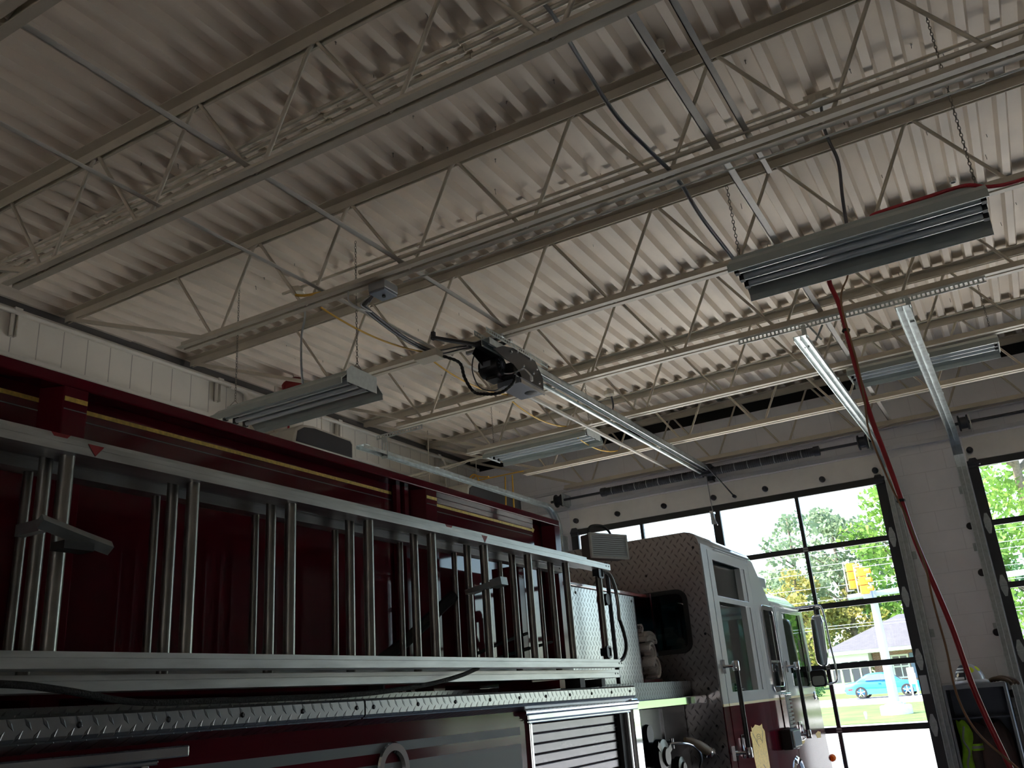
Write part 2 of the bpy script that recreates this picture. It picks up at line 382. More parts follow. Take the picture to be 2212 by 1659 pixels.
# screws that came through the deck
rs = random.Random(3); proto = None; left = MB(); n = 0; done = []
while n < 190:
    y = rs.uniform(1.2, 9.6); x = rs.uniform(-1.15*y - .8, .42*y + 1.0)
    if x < XW+.3: continue
    kx = (x + 2.382)/P; kx = math.floor(kx) + .5; x = -2.382 + kx*P + rs.uniform(-.03, .03)
    L = rs.uniform(.018, .045); done.append((x, y, L)); n += 1
done.sort(key=lambda p: p[1])
for i, (x, y, L) in enumerate(done):
    z = ZT + (-.007 if y < 4.7 else 0)
    if i < 95:
        MB().tube([(x, y, z+.004), (x+rs.uniform(-.004,.004), y+rs.uniform(-.004,.004), z-L)], .0022, 6).lathe([(.001,.004),(.006,.002),(.006,0),(.001,0)], (x, y, z-L*.2), 2, 8).build('roof_screw', M['chain'], ceil)
    else: left.tube([(x, y, z+.004), (x+.002, y, z-L)], .0022, 5)
left.build('roof_screws', M['chain'], ceil, kind='stuff')

# ------------------------------------------------------------------ steel joists
JY = [1.47, 2.76, 4.05, 5.33, 6.62, 7.88, 9.14, 10.21]
JL = ['cream steel roof joist in the dark near corner of the roof', 'cream steel roof joist with three conduits running just beyond it',
      'cream steel roof joist carrying the steel outlet box with the blue-grey lid', 'cream steel roof joist above the black motor of the door operator',
      'cream steel roof joist with slotted angle iron bolted under it', 'cream steel roof joist in front of the two far lamp fixtures',
      'cream steel roof joist with a brightly lit underside, second from the front wall', 'cream steel roof joist hard against the front wall over the doors']
proto = {}
for j, y in enumerate(JY):
    t = thing('roof_joist', JL[j], 'roof joist', (0, y, 0), 'steel bar joists under the roof deck')
    if not proto:
        x0, x1 = XW+.02, XE-.02; g = .012
        mb = MB()
        for s in (-1, 1):
            mb.prism([(y+s*g, 4.80), (y+s*g, 4.864), (y+s*.076, 4.864), (y+s*.076, 4.858), (y+s*(g+.006), 4.858), (y+s*(g+.006), 4.80)], 0, x0, x1)
        tc = mb.build('top_chord', M['joist'], t)
        mb = MB()
        for s in (-1, 1):
            mb.prism([(y+s*g, 4.245), (y+s*g, 4.190), (y+s*.056, 4.190), (y+s*.056, 4.196), (y+s*(g+.006), 4.196), (y+s*(g+.006), 4.245)], 0, -4.86, x1-.6)
        bc = mb.build('bottom_chord', M['joist'], t)
        ew = MB().prism([(-6.2, 4.83), (-6.2, 4.80), (-4.62, 4.20), (-4.62, 4.23)], 1, y-.02, y+.02).build('end_web', M['joist'], t)
        xb = -4.57
        # bars: from a bottom node up-left to the top node, and up-right to the next
        ua = MB().tube([(xb+.02, y, 4.20), (xb-.40, y, 4.82)], .0115, 8).build('web_bar', M['joist'], t, smooth=60)
        ub = MB().tube([(xb+.04, y, 4.20), (xb+.10, y, 4.235), (xb+.385, y, 4.79), (xb+.43, y, 4.835)], .0115, 8).build('web_bar', M['joist'], t, smooth=60)
        bars = []
        for k in range(1, 16):
            for b in (ua, ub):
                c = b.copy(); COL.objects.link(c); c.location.x = k*.838; bars.append(c)
        proto = [tc, bc, ew, ua, ub] + bars
    else:
        for b in proto:
            c = b.copy(); COL.objects.link(c); c.parent = t; c.location.y = 0

# ------------------------------------------------------------------ bridging angles lying on the bottom chords, along the room
def bar(name, label, cat, x, y0, y1, z, w, m, h=.005, group=None):
    t = MB().box(x-w/2, x+w/2, y0, y1, z, z+h).box(x-w/2, x-w/2+h, y0, y1, z, z+w*.8).build(name, m); t['label'] = label; t['category'] = cat
    if group: t['group'] = group
    return t
bar('bridging_angle', 'painted bridging angle left of the door operator, running to the front wall', 'bracing bar', -3.53, YB, 10.3, 4.248, .03, M['bar'], group='bridging angles across the joists')
bar('bridging_angle', 'painted bridging angle that ends above the door operator motor', 'bracing bar', -2.89, YB, 5.42, 4.248, .034, M['bar'], group='bridging angles across the joists')
bar('bridging_angle', 'wide painted bridging angle ending at the slotted angle iron beyond the big lamp', 'bracing bar', -.86, -1, 10.3, 4.248, .04, M['bar'], group='bridging angles across the joists')
bar('bridging_angle', 'short painted bracing angle beside the wide one above the big lamp', 'bracing bar', -.69, 1.4, 4.45, 4.255, .03, M['bar'], group='bridging angles across the joists')
# ------------------------------------------------------------------ overhead doors
YD = 10.345; T = .04
ZS = [-.35, -.138, .493, 1.124, 1.755, 2.385, 3.015, 3.680]
def door(n, x0, x1, full):
    d = structure('door_%d' % n, ((x0+x1)/2, YD, FZ))
    xm = x0 + (x1-x0)*.501; th = [x0 + (x1-x0)*.2525, x0 + (x1-x0)*.7477]
    cols = [(x0+.10, th[0]-.02), (th[0]+.02, xm-.055), (xm+.045, th[1]-.02), (th[1]+.02, x1-.10)]
    for i in range(7):
        z0, z1 = ZS[i], ZS[i+1]
        a, b = z0 + (.029 if i else .02), z1 - (.029 if i < 6 else .073)
        hs = [rect(p, q, a, b) for p, q in cols]
        s = MB().plate(rect(x0, x1, z0, z1), hs, 1, YD, YD+T).build('door_section', M['alu'], d)
        for p, q in cols:
            MB().box(p-.005, q+.005, YD+.016, YD+.022, a-.005, b+.005).build('pane', M['glass'], s)
    MB().box(x0+.005, x1-.005, YD-.005, YD+T, 3.682, 3.93).build('top_panel', M['panelw'], d, bevel=.004)
    # pointed hinges at the section joints
    for i in range(1, 7):
        z = ZS[i]
        for x in (x0+.05, x1-.05):
            s_ = MB()
            s_.prism([(x-.032, z+.004), (x+.032, z+.004), (x+.034, z+.03), (x+.012, z+.105), (x-.012, z+.105), (x-.034, z+.03)], 1, YD-.006, YD)
            s_.prism([(x-.032, z-.004), (x+.032, z-.004), (x+.034, z-.03), (x+.012, z-.105), (x-.012, z-.105), (x-.034, z-.03)], 1, YD-.006, YD)
            s_.cyl((x-.034, YD-.008, z), (x+.034, YD-.008, z), .007, 8)
            s_.build('hinge', M['hinge'], d)
        s_ = MB()
        for x in th + [xm]:
            s_.box(x-.028, x+.028, YD-.004, YD, z+.004, z+.022).box(x-.028, x+.028, YD-.004, YD, z-.022, z-.004)
        if full: s_.build('centre_hinges', M['hinge'], d)
    for x in (x0+.06, x1-.06):
        MB().prism([(x-.05, 3.60), (x+.05, 3.60), (x+.05, 3.66), (x+.03, 3.70), (x-.03, 3.70), (x-.05, 3.66)], 1, YD-.03, YD).cyl((x-.05, YD-.03, 3.64), (x+.06, YD-.03, 3.64), .016).build('top_roller_bracket', M['darkmetal'], d)
    return d
d1 = door(1, *DX[0], True); d2 = door(2, *DX[1], True)
for d, xs in ((d1, (-4.80, -4.22, -3.60, -2.97, -2.35, -1.70, -1.13)), (d2, (-.17, .45, 1.07, 1.70, 2.32, 2.95, 3.55))):
    for x in xs:
        z = 3.79 - .012*(x - xs[0])/1.2
        MB().lathe([(.0, -.055), (.018, -.055), (.030, -.045), (.034, -.02), (.034, 0), (.0, 0)], (x, YD-.004, z), 1, 14).box(x-.006, x+.006, YD-.07, YD-.05, z-.006, z+.006).build('panel_button', M['darkmetal'], d, smooth=40)
# stickers on the door frame
MB().box(-1.145, -1.075, YD-.002, YD, 1.42, 1.60).build('sticker', M['boxes'], d1, label='grey label plate')
MB().box(-3.045, -2.99, YD-.002, YD, 3.46, 3.60).build('sticker', M['boxes'], d1, label='grey printed label')

# ------------------------------------------------------------------ door tracks
PR = [(0,0),(.095,0),(.095,-.034),(.090,-.034),(.090,-.005),(.052,-.005),(.052,-.040),(.047,-.040),(.047,-.005),(.005,-.005),(.005,-.034),(0,-.034)]
def track(name, label, x, sx, yend, r=.34, low=FZ):
    zc = 3.985; path = [(yend, zc)]; yv = 10.27
    path += [(yv-r, zc)] + [(yv - r + r*math.sin(a), zc - r + r*math.cos(a)) for a in [math.radians(q) for q in range(9, 90, 9)]] + [(yv, zc-r), (yv, low)]
    t = thing(name, label, 'door track', (x, 9.9, 3.985), 'galvanised door tracks')
    MB().sweep(PR, path, x, sx).build('channel', M['galv'], t)
    MB().box(min(x, x+sx*.09), max(x, x+sx*.09), 10.262, YF, low, 3.62).build('jamb_angle', M['hinge'], t)
    for z in (.4, 1.2, 2.0, 2.8, 3.4):
        MB().box(min(x+sx*.08, x+sx*.13), max(x+sx*.08, x+sx*.13), YF-.012, YF, z-.04, z+.04).cyl((x+sx*.11, YF-.02, z), (x+sx*.11, YF, z), .012, 8).build('track_bracket', M['hinge'], t)
    for y in (yend+.05, yend+1.2, yend+2.4):
        MB().box(min(x-sx*.004, x+sx*.099), max(x-sx*.004, x+sx*.099), y-.03, y+.03, zc, zc+.004).build('splice_plate', M['galv'], t)
    return t
track('door_track', 'galvanised door track on the left side, curving down behind the truck', -4.975, -1, 6.25)
track('door_track', 'galvanised door track left of the pillar, running out to the slotted angle iron', -1.045, 1, 6.30)
track('door_track', 'galvanised door track right of the pillar, running out to the slotted angle iron', -.235, -1, 6.22)
# round rubber bumpers on the pillar
for x, z in ((-.345, 3.02), (-.345, 2.54), (-.345, 1.95), (-.345, 1.37)):
    b = MB().lathe([(0,-.02),(.03,-.02),(.038,0),(0,0)], (x, YF-.002, z), 1, 16).build('wall_bumper', M['blackmat'], smooth=40)
    b['label'] = {3.02: 'small dark round bumper on the pillar, highest of the four', 2.54: 'small dark round bumper on the pillar, second from the top', 1.95: 'small dark round bumper on the pillar level with the traffic lights', 1.37: 'small dark round bumper on the pillar beside the gear locker'}[z]
    b['category'] = 'bumper'; b['group'] = 'round bumpers along the pillar'

# ------------------------------------------------------------------ torsion springs on shafts
def springs(label, x0, x1, segs):
    t = thing('torsion_spring_shaft', label, 'spring shaft', ((x0+x1)/2, 10.2, 4.06), 'torsion spring shafts above the doors')
    MB().cyl((x0-.12, 10.2, 4.06), (x1+.12, 10.2, 4.06), .016, 10).build('shaft', M['darkmetal'], t, smooth=40)
    for a, b in segs:
        s = MB(); n = int((b-a)/.012); pr = []
        for i in range(n+1):
            x = a + (b-a)*i/n
            pr.append((.046 + .0035*(i % 2), x))
        s.lathe([(.018, a)] + pr + [(.018, b)], (0, 10.2, 4.06), 0, 16)
        s.build('spring', M['darkmetal'], t, smooth=30)
        e = MB()
        for q in (a, b): e.lathe([(.017, q-.05), (.056, q-.05), (.056, q+.012), (.017, q+.012)], (0, 10.2, 4.06), 0, 14)
        e.build('winding_cone', M['darkmetal'], t, smooth=40)
        st_ = MB(); x = a+.1
        while x < b-.05:
            st_.lathe([(.0505, x), (.0505, x+.007)], (0, 10.2, 4.06), 0, 16); x += .155
        st_.build('paint_marks', M['hinge'], t, label='pale winding marks')
    for x in (x0, x1):
        MB().lathe([(.02, x-.05), (.075, x-.05), (.085, x-.045), (.085, x-.035), (.062, x-.03), (.062, x+.03), (.08, x+.035), (.08, x+.05), (.02, x+.05)], (0, 10.2, 4.06), 0, 22).build('cable_drum', M['darkmetal'], t, smooth=30)
        MB().box(x+.06, x+.07, 10.15, YF, 3.98, 4.14).build('end_bearing_plate', M['galv'], t)
    xm = (segs[0][1]+segs[1][0])/2
    MB().box(xm-.03, xm+.03, 10.24, YF, 3.96, 4.16).lathe([(.02, xm-.03),(.05, xm-.03),(.05, xm+.03),(.02, xm+.03)], (0, 10.2, 4.06), 0, 12).build('centre_bracket', M['darkmetal'], t)
springs('dark torsion spring shaft over the door behind the truck', -4.95, -1.18, [(-4.30, -3.03), (-2.88, -1.66)])
springs('dark torsion spring shaft over the right-hand door', -.16, 3.55, [(.52, 1.62), (1.78, 2.95)])
def lone(mb, name, label, cat, m, group=None, **k):
    o = mb.build(name, m, None, **k); o['label'] = label; o['category'] = cat
    if group: o['group'] = group
    return o
# ------------------------------------------------------------------ conduits under the deck
for y, z, lab in ((3.20, 4.845, 'nearest of three painted conduits running together under the deck'), (3.255, 4.84, 'middle of three painted conduits running together under the deck'), (3.32, 4.845, 'farthest of three painted conduits running together under the deck')):
    mb = MB().cyl((XW+.1, y, z), (XE-.1, y, z), .0135, 8)
    for x in range(-6, 9): mb.lathe([(.0135, x*.95-.02), (.019, x*.95-.018), (.019, x*.95+.018), (.0135, x*.95+.02)], (0, y, z), 0, 8)
    lone(mb, 'conduit', lab, 'conduit', M['conduit'], 'painted conduits along the joists', smooth=40)
t = thing('conduit', 'single painted conduit crossing the roof with a white covered box on it', 'conduit', (0, 4.78, 4.84), 'painted conduits along the joists')
MB().cyl((-4.6, 4.78, 4.838), (XE-.1, 4.78, 4.838), .012, 8).build('pipe', M['joist'], t, smooth=40)
def octbox(x, y, z, r=.055, flip=1):
    return MB().lathe([(0, -.045), (r*.9, -.045), (r, -.04), (r, 0), (0, 0)], (x, y, z), 2, 8)
b = octbox(-.40, 4.80, 4.84).build('outlet_box', M['conduit'], t)
MB().lathe([(0,-.006),(.066,-.006),(.066,0),(0,0)], (-.38, 4.79, 4.792), 2, 20).build('cover_plate', M['boxw'], b)
MB().box(-.47, -.31, 4.76, 4.84, 4.835, 4.862).build('mounting_bar', M['conduit'], b)
octbox(-4.45, 4.79, 4.845).build('outlet_box', M['conduit'], t)
lone(MB().tube(curve([(-1.41, 3.2, 4.87), (-1.37, 3.28, 4.80), (-1.26, 3.62, 4.42), (-1.17, 3.85, 4.27), (-1.12, 4.05, 4.215), (-1.10, 4.16, 4.17), (-1.06, 4.28, 4.03), (-.96, 4.42, 3.80)]), .011, 8), 'metal_conduit', 'bare steel conduit bending down to the left end of the big lamp', 'conduit', M['emt'], smooth=60)
lone(MB().tube([(-1.36, 1.2, 4.85), (-1.37, 2.62, 4.86), (-1.37, 3.10, 4.875)], .012, 8), 'metal_conduit', 'dark steel conduit at the top edge before it drops past the joist', 'conduit', M['darkmetal'], smooth=60)
lone(MB().tube([(-2.95, 4.13, 4.17), (-2.6, 4.145, 4.165), (-1.5, 4.14, 4.172), (-1.4, 4.14, 4.172), (.0, 4.145, 4.17), (1.4, 4.14, 4.172), (5, 4.14, 4.17)], .006, 8).lathe([(.011,-.03),(.011,.03)], (-1.55, 4.14, 4.172), 0, 8).lathe([(.011,-.03),(.011,.03)], (.35, 4.143, 4.17), 0, 8), 'metal_conduit', 'thin bright conduit clipped along the joist from the steel outlet box', 'conduit', M['emtw'], smooth=60)
lone(MB().tube([(-3.2, 4.0, 4.262), (-1, 3.99, 4.262), (5, 4.0, 4.262)], .014, 8), 'conduit', 'painted conduit lying on the bottom chord behind the outlet box', 'conduit', M['conduit'], 'painted conduits along the joists', smooth=60)
# vent stub coming through the deck
lone(MB().lathe([(.0,.0),(.022,0),(.022,-.07),(.017,-.07),(.017,-.01),(0,-.01)], (-1.02, 3.86, 4.90), 2, 14), 'drain_stub', 'short pipe stub poking down through the deck in the dark', 'pipe', M['conduit'], smooth=40)
lone(MB().lathe([(.0,.0),(.022,0),(.022,-.06),(.017,-.06),(.017,-.01),(0,-.01)], (.22, 6.35, 4.90), 2, 14), 'drain_stub', 'short white pipe stub poking through the deck beyond the big lamp', 'pipe', M['boxw'], smooth=40)
# ------------------------------------------------------------------ lamp fixtures
def chain(p, q, parent, s=.011):
    p, q = Vector(p), Vector(q); d = q-p; L = d.length; n = int(L/(s*1.9)); d.normalize(); mb = MB()
    a = d.cross(Vector((1,.3,.2))).normalized(); b = d.cross(a)
    for i in range(n):
        c = p + d*(i+.5)*L/n; e = a if i % 2 else b; pts = []
        for k in range(8):
            an = 2*PI*k/8; pts.append(c + d*math.cos(an)*s*1.25 + e*math.sin(an)*s*.62)
        mb.tube(pts + [pts[0]], s*.2, 4, cap=False)
    return mb.build('hanging_chain', M['chain'], parent)
def fixture(label, x0, x1, yc, z0, ztop=(4.86, 4.86), endplates=(0, 1)):
    w = .22; t = thing('strip_lamp', label, 'lamp', ((x0+x1)/2, yc, z0), 'three-tube industrial lamps hung on chains')
    pr = [(-w, 0), (-w, .035), (-.15, .095), (.15, .095), (w, .035), (w, 0), (w-.004, 0), (w-.004, .033), (.148, .090), (-.148, .090), (-w+.004, .033), (-w+.004, 0)]
    MB().prism([(yc+a, z0+b) for a, b in pr], 0, x0, x1).build('reflector', M['enamel'], t)
    # three inner troughs
    for k in (-1, 0, 1):
        c = yc + k*.098; q = [(c-.047, z0+.060), (c-.036, z0+.084), (c+.036, z0+.084), (c+.047, z0+.060), (c+.047, z0+.0885), (c-.047, z0+.0885)]
        MB().prism(q, 0, x0+.01, x1-.01).build('trough', M['reflector'], t)
        MB().cyl((x0+.03, c, z0+.050), (x1-.03, c, z0+.050), .018, 14).build('lamp_tube', M['lampglass'], t, smooth=40)
        for x in (x0+.02, x1-.02): MB().box(x-.012, x+.012, c-.018, c+.018, z0+.03, z0+.088).build('lamp_holder', M['blackmat'], t)
    MB().box(x0, x1, yc-.075, yc+.075, z0+.095, z0+.15).build('ballast_box', M['enamel'], t, bevel=.004)
    # lip bead along both edges
    MB().box(x0, x1, yc-w-.006, yc-w, z0-.004, z0+.04).box(x0, x1, yc+w, yc+w+.004, z0-.004, z0+.006).build('edge_lip', M['enamel'], t)
    for k, x in ((0, x0), (1, x1)):
        if k in endplates:
            s = 1 if k else -1
            MB().prism([(yc-.17, z0+.02), (yc+.15, z0+.02), (yc+.15, z0+.14), (yc-.12, z0+.15), (yc-.17, z0+.10)], 0, x, x+s*.004).build('end_plate', M['whiteplate'], t)
    for x, zt in ((x0+.03, ztop[0]), (x1-.03, ztop[1])):
        chain((x, yc-.02, z0+.20), (x, yc-.02, zt), t)
        MB().tube([(x, yc-.07, z0+.15), (x, yc-.02, z0+.205), (x, yc+.05, z0+.15)], .003, 6).build('chain_hanger', M['chain'], t)
    return t
f1 = fixture('big three-tube lamp nearest the camera, open ended, with red cable on top', -.965, .275, 4.48, 3.655, (4.27, 4.86), ())
f2 = fixture('three-tube lamp with a white square end plate above the truck', -4.82, -3.60, 4.52, 3.70, (4.86, 4.86), (1,))
f3 = fixture('far three-tube lamp at right, partly behind a joist, near the two leaning tracks', -.93, .28, 8.17, 4.13)
f4 = fixture('far three-tube lamp at left, over the back door track', -4.72, -3.50, 8.17, 4.13)
lone(MB().tube(curve([(-.385, 4.80, 4.79), (-.39, 4.74, 4.60), (-.37, 4.62, 4.42), (-.345, 4.56, 4.25), (-.36, 4.50, 4.0), (-.37, 4.48, 3.80)]), .009, 8), 'armoured_cable', 'dark flexible metal cable dropping from the white covered box to the big lamp', 'cable', M['greycable'], smooth=60)
lone(MB().tube(curve([(-4.47, 4.79, 4.80), (-4.2, 4.6, 4.5), (-4.14, 4.5, 4.25), (-4.12, 4.48, 4.0), (-4.12, 4.5, 3.84)]), .008, 8), 'armoured_cable', 'grey flexible metal cable dropping to the lamp over the truck', 'cable', M['emt'], smooth=60)
lone(MB().tube(curve([(-3.55, 8.9, 4.85), (-3.56, 8.95, 4.7), (-3.52, 8.7, 4.5), (-3.55, 8.4, 4.35)]), .01, 8), 'armoured_cable', 'dark cable dropping from a ceiling box to the far left lamp', 'cable', M['greycable'], smooth=60)
lone(octbox(-3.55, 8.85, 4.86, .06), 'ceiling_box', 'octagonal cable box under the deck above the far left lamp', 'outlet box', M['conduit'])
lone(MB().tube(curve([(-.30, 4.60, 3.815), (-.25, 4.46, 3.815), (-.21, 4.42, 3.815), (.02, 4.41, 3.815), (.20, 4.40, 3.81), (.30, 4.38, 3.755), (.46, 4.38, 3.745), (1.0, 4.4, 3.80), (2.0, 4.4, 4.15), (2.6, 4.1, 4.25)]), .010, 8), 'red_cable', 'red cable lying on top of the big lamp and rising to the right', 'cable', M['redhose'], smooth=60)
# ------------------------------------------------------------------ outlet box on the joist with its cables
t = thing('junction_box', 'steel outlet box with a blue-grey lid on the underside of the joist', 'outlet box', (-3.10, 4.13, 4.17))
MB().box(-3.17, -3.04, 4.05, 4.19, 4.135, 4.19).build('body', M['boxes'], t, bevel=.004)
MB().box(-3.165, -3.045, 4.05, 4.19, 4.118, 4.135).build('lid', M['boxgrey'], t, bevel=.004)
MB().lathe([(0,-.012),(.012,-.012),(.012,0),(0,0)], (-3.10, 4.12, 4.118), 2, 12).build('knockout', M['blackmat'], t)
lone(MB().tube(curve([(-3.72, 3.98, 4.255), (-3.66, 4.02, 4.25), (-3.5, 4.06, 4.25), (-3.3, 4.08, 4.24), (-3.17, 4.10, 4.19)]), .009, 8), 'yellow_cable', 'yellow cable lying on the joist up to the steel outlet box', 'cable', M['yellow'], smooth=60)
def sag(p, q, dz, n=12):
    p, q = Vector(p), Vector(q); return [p.lerp(q, i/n) - Vector((0,0,dz*4*(i/n)*(1-i/n))) for i in range(n+1)]
lone(MB().tube(sag((-3.64, 4.14, 4.20), (-3.62, 5.28, 4.235), .05) , .007, 8).tube(sag((-3.64, 5.36, 4.235), (-3.62, 6.60, 4.235), .07), .007, 8).tube(sag((-3.66, 6.66, 4.24), (-3.66, 7.86, 4.24), .07), .007, 8).tube(sag((-3.68, 7.9, 4.24), (-3.64, 9.12, 4.24), .09), .007, 8), 'yellow_cable', 'yellow cable sagging from joist to joist past the door operator', 'cable', M['yellow'], smooth=60)
mb = MB()
for dx, dz in ((0,0),(.02,.006),(-.012,.018)):
    mb.tube(curve([(-3.16+dx*.3, 4.10, 4.15), (-3.24+dx, 4.12, 4.10+dz), (-3.36+dx, 4.24, 4.15+dz), (-3.42+dx, 4.5, 4.15+dz), (-3.47+dx, 4.85, 4.15+dz), (-3.50+dx, 5.2, 4.18+dz), (-3.46+dx, 5.4, 4.21+dz)]), .009, 8)
lone(mb, 'cable_bundle', 'bundle of grey cables tied together from the outlet box to the operator', 'cable', M['greycable'], smooth=60)
lone(MB().tube(curve([(-3.17, 4.10, 4.14), (-3.27, 4.10, 4.10), (-3.28, 4.18, 4.09), (-3.33, 4.26, 4.13)]), .005, 8).tube(curve([(-3.33, 4.05, 4.19), (-3.34, 4.07, 4.13), (-3.33, 4.16, 4.11), (-3.345, 4.3, 4.14)]), .006, 8), 'white_cable', 'white cable looping out of the steel outlet box', 'cable', M['whitecable'], smooth=60)
# ------------------------------------------------------------------ door operator
t = thing('door_operator', 'black motorised door opener with a grey control box and long rail to the door', 'door opener', (-2.98, 5.5, 4.1))
def perf(mb, x0, x1, y, z0, z1, pitch=.031, th=.003, ax=0):
    """slotted angle: two bands with ties between the slots"""
    h = z1-z0
    def B(a, b, c, d):
        mb.box(a, b, y, y+th, c, d) if ax == 0 else mb.box(y, y+th, a, b, c, d)
    B(x0, x1, z0, z0+h*.28); B(x0, x1, z1-h*.28, z1)
    x = x0
    while x < x1: B(x, min(x1, x+pitch*.42), z0+h*.28, z1-h*.28); x += pitch
    return mb
xr = -2.955
r = MB()
r.box(xr-.035, xr-.031, 5.12, 10.16, 4.06, 4.115).box(xr+.031, xr+.035, 5.12, 10.16, 4.06, 4.115).box(xr-.035, xr+.035, 5.12, 10.16, 4.111, 4.115)
r.box(xr-.035, xr-.018, 5.12, 10.16, 4.06, 4.064).box(xr+.018, xr+.035, 5.12, 10.16, 4.06, 4.064)
r.build('rail', M['galv'], t)
a_ = MB(); perf(a_, 5.05, 6.0, xr-.05, 4.125, 4.165, ax=1); perf(a_, 5.05, 6.0, xr+.05, 4.125, 4.165, ax=1); a_.build('slotted_angle', M['galv'], t)
c_ = MB().tube([(xr, 5.9, 4.04), (xr, 10.0, 4.04)], .006, 6).tube([(xr-.012, 5.9, 4.085), (xr-.012, 10.0, 4.085)], .005, 6).build('drive_chain', M['darkmetal'], t)
MB().box(xr-.075, xr-.05, 6.0, 10.1, 4.03, 4.05).box(xr-.075, xr-.072, 6.0, 10.1, 4.03, 4.075).build('side_rail', M['galv'], t)
PX = -2.918
MB().prism([(5.16,4.035),(5.30,4.10),(5.60,4.165),(5.80,4.14),(5.92,4.02),(5.91,3.92),(5.58,3.90),(5.53,3.96),(5.44,4.00),(5.30,4.01)], 0, PX-.003, PX+.003).build('side_plate', M['black'], t, bevel=.001)
MB().prism([(5.20,4.06),(5.26,4.14),(5.6,4.15),(5.85,4.10),(5.88,3.95),(5.55,3.93),(5.4,3.98)], 0, PX-.205, PX-.20).build('side_plate', M['black'], t, bevel=.001)
MB().box(PX-.20, PX-.07, 5.20, 5.55, 4.125, 4.145).build('top_plate', M['black'], t)
for y, z in ((5.42,4.09),(5.52,4.12),(5.62,4.135),(5.72,4.12),(5.82,4.07),(5.60,4.03),(5.76,4.02),(5.84,3.96)):
    MB().lathe([(0,.009),(.009,.009),(.011,0),(0,0)], (PX+.003, y, z), 0, 6).build('plate_bolt', M['polish'], t)
mo = MB().lathe([(0,-.26),(.03,-.26),(.045,-.255),(.072,-.25),(.078,-.235),(.078,-.115),(.074,-.105),(.074,-.09),(.066,-.08),(.03,-.076),(0,-.076)], (PX, 5.42, 4.005), 0, 32).build('motor', M['black'], t, smooth=35)
MB().lathe([(.0,-.066),(.018,-.066),(.020,-.074),(.036,-.076),(.038,-.082),(.0,-.082)], (PX, 5.42, 4.005), 0, 16).build('motor_hub', M['boxgrey'], mo, smooth=40)
ri = MB()
for k in range(12):
    an = 2*PI*k/12; ri.obox((PX-.079, 5.42+math.cos(an)*.053, 4.005+math.sin(an)*.053), (.006,.006,.022), Matrix.Rotation(-(an-PI/2), 3, 'X').transposed())
ri.build('motor_vents', M['boxgrey'], mo)
MB().box(PX-.225, PX-.135, 5.338, 5.343, 3.99, 4.035).build('nameplate', M['boxgrey'], mo, label='silver grey nameplate')
MB().box(PX-.22, PX-.12, 5.40, 5.52, 3.91, 3.94).build('motor_foot', M['black'], mo)
MB().lathe([(.0,-.29),(.007,-.29),(.010,-.25),(.0,-.25)], (PX, 5.42, 4.005), 0, 8).build('motor_shaft', M['blackmat'], mo)
MB().box(PX-.19, PX-.01, 5.46, 5.80, 3.92, 4.03).build('gear_case', M['black'], t, bevel=.01)
cb = MB().box(-3.105, -2.90, 5.51, 5.88, 3.872, 3.915).build('control_box', M['boxgrey'], t, bevel=.004)
MB().box(-2.903, -2.893, 5.505, 5.885, 3.866, 3.895).build('box_edge', M['polish'], cb)
MB().lathe([(0,-.005),(.045,-.005),(.055,0),(0,0)], (-2.96, 5.78, 3.873), 2, 24).build('light_cover', M['blackmat'], cb, smooth=40)
MB().tube(curve([(-3.02, 5.42, 3.965), (-2.97, 5.42, 3.93), (-2.91, 5.43, 3.925), (-2.85, 5.43, 3.935), (-2.82, 5.44, 3.93), (-2.78, 5.46, 3.87)]), .0065, 8).build('release_arm', M['polish'], t, smooth=60)
MB().box(-2.79, -2.775, 5.45, 5.47, 3.835, 3.872).build('arm_grip', M['boxw'], t)
MB().box(-3.30, -2.90, 5.27, 5.30, 4.165, 4.188).box(-3.30, -2.90, 5.40, 5.43, 4.165, 4.188).build('hanging_bar', M['polish'], t)
MB().obox((-3.13, 5.02, 4.10), (.03,.42,.02), Matrix.Rotation(.0, 3, 'X') @ Matrix.Rotation(-.5, 3, 'Z')).obox((-3.23, 4.86, 4.12), (.025,.025,.06), Matrix.Identity(3)).build('rear_strut', M['darkmetal'], t)
MB().box(xr-.06, xr+.06, 10.12, 10.22, 4.02, 4.14).cyl((xr-.05, 10.14, 4.07), (xr+.05, 10.14, 4.07), .03, 12).build('front_bracket', M['darkmetal'], t)
MB().tube([(xr+.05, 9.95, 4.10), (xr+.24, 10.3, 3.74)], .009, 6).cyl((xr+.24, 10.28, 3.74), (xr+.24, 10.34, 3.74), .02, 8).build('door_arm', M['darkmetal'], t, smooth=60)
MB().tube([(xr-.005, 10.14, 4.05), (xr-.02, 10.2, 3.72), (xr-.01, 10.22, 3.5), (xr+.02, 10.2, 3.42)], .006, 6).box(xr-.03, xr+.015, 10.12, 10.2, 3.55, 3.58).build('release_cord', M['polish'], t)
b = MB().box(-3.60, -3.40, 5.14, 5.26, 4.11, 4.165).build('junction_box', M['conduit'], t, bevel=.004)
cf = curve([(-3.39, 5.22, 4.12), (-3.285, 5.28, 4.055), (-3.26, 5.3, 3.935), (-3.19, 5.3, 3.808), (-3.095, 5.31, 3.768), (-2.99, 5.36, 3.77), (-2.92, 5.42, 3.84), (-2.93, 5.48, 3.92)], 8)
MB().tube([c for c in cf], [.0135 if i % 2 else .0105 for i in range(len(cf))], 8).build('flexible_conduit', M['blackmat'], t)
MB().tube(curve([(-3.12, 5.30, 4.15), (-3.19, 5.32, 4.07), (-3.21, 5.34, 3.97), (-3.18, 5.38, 3.86), (-3.10, 5.44, 3.83), (-3.05, 5.52, 3.88)]), .005, 8).build('control_cable', M['greycable'], t, smooth=60)
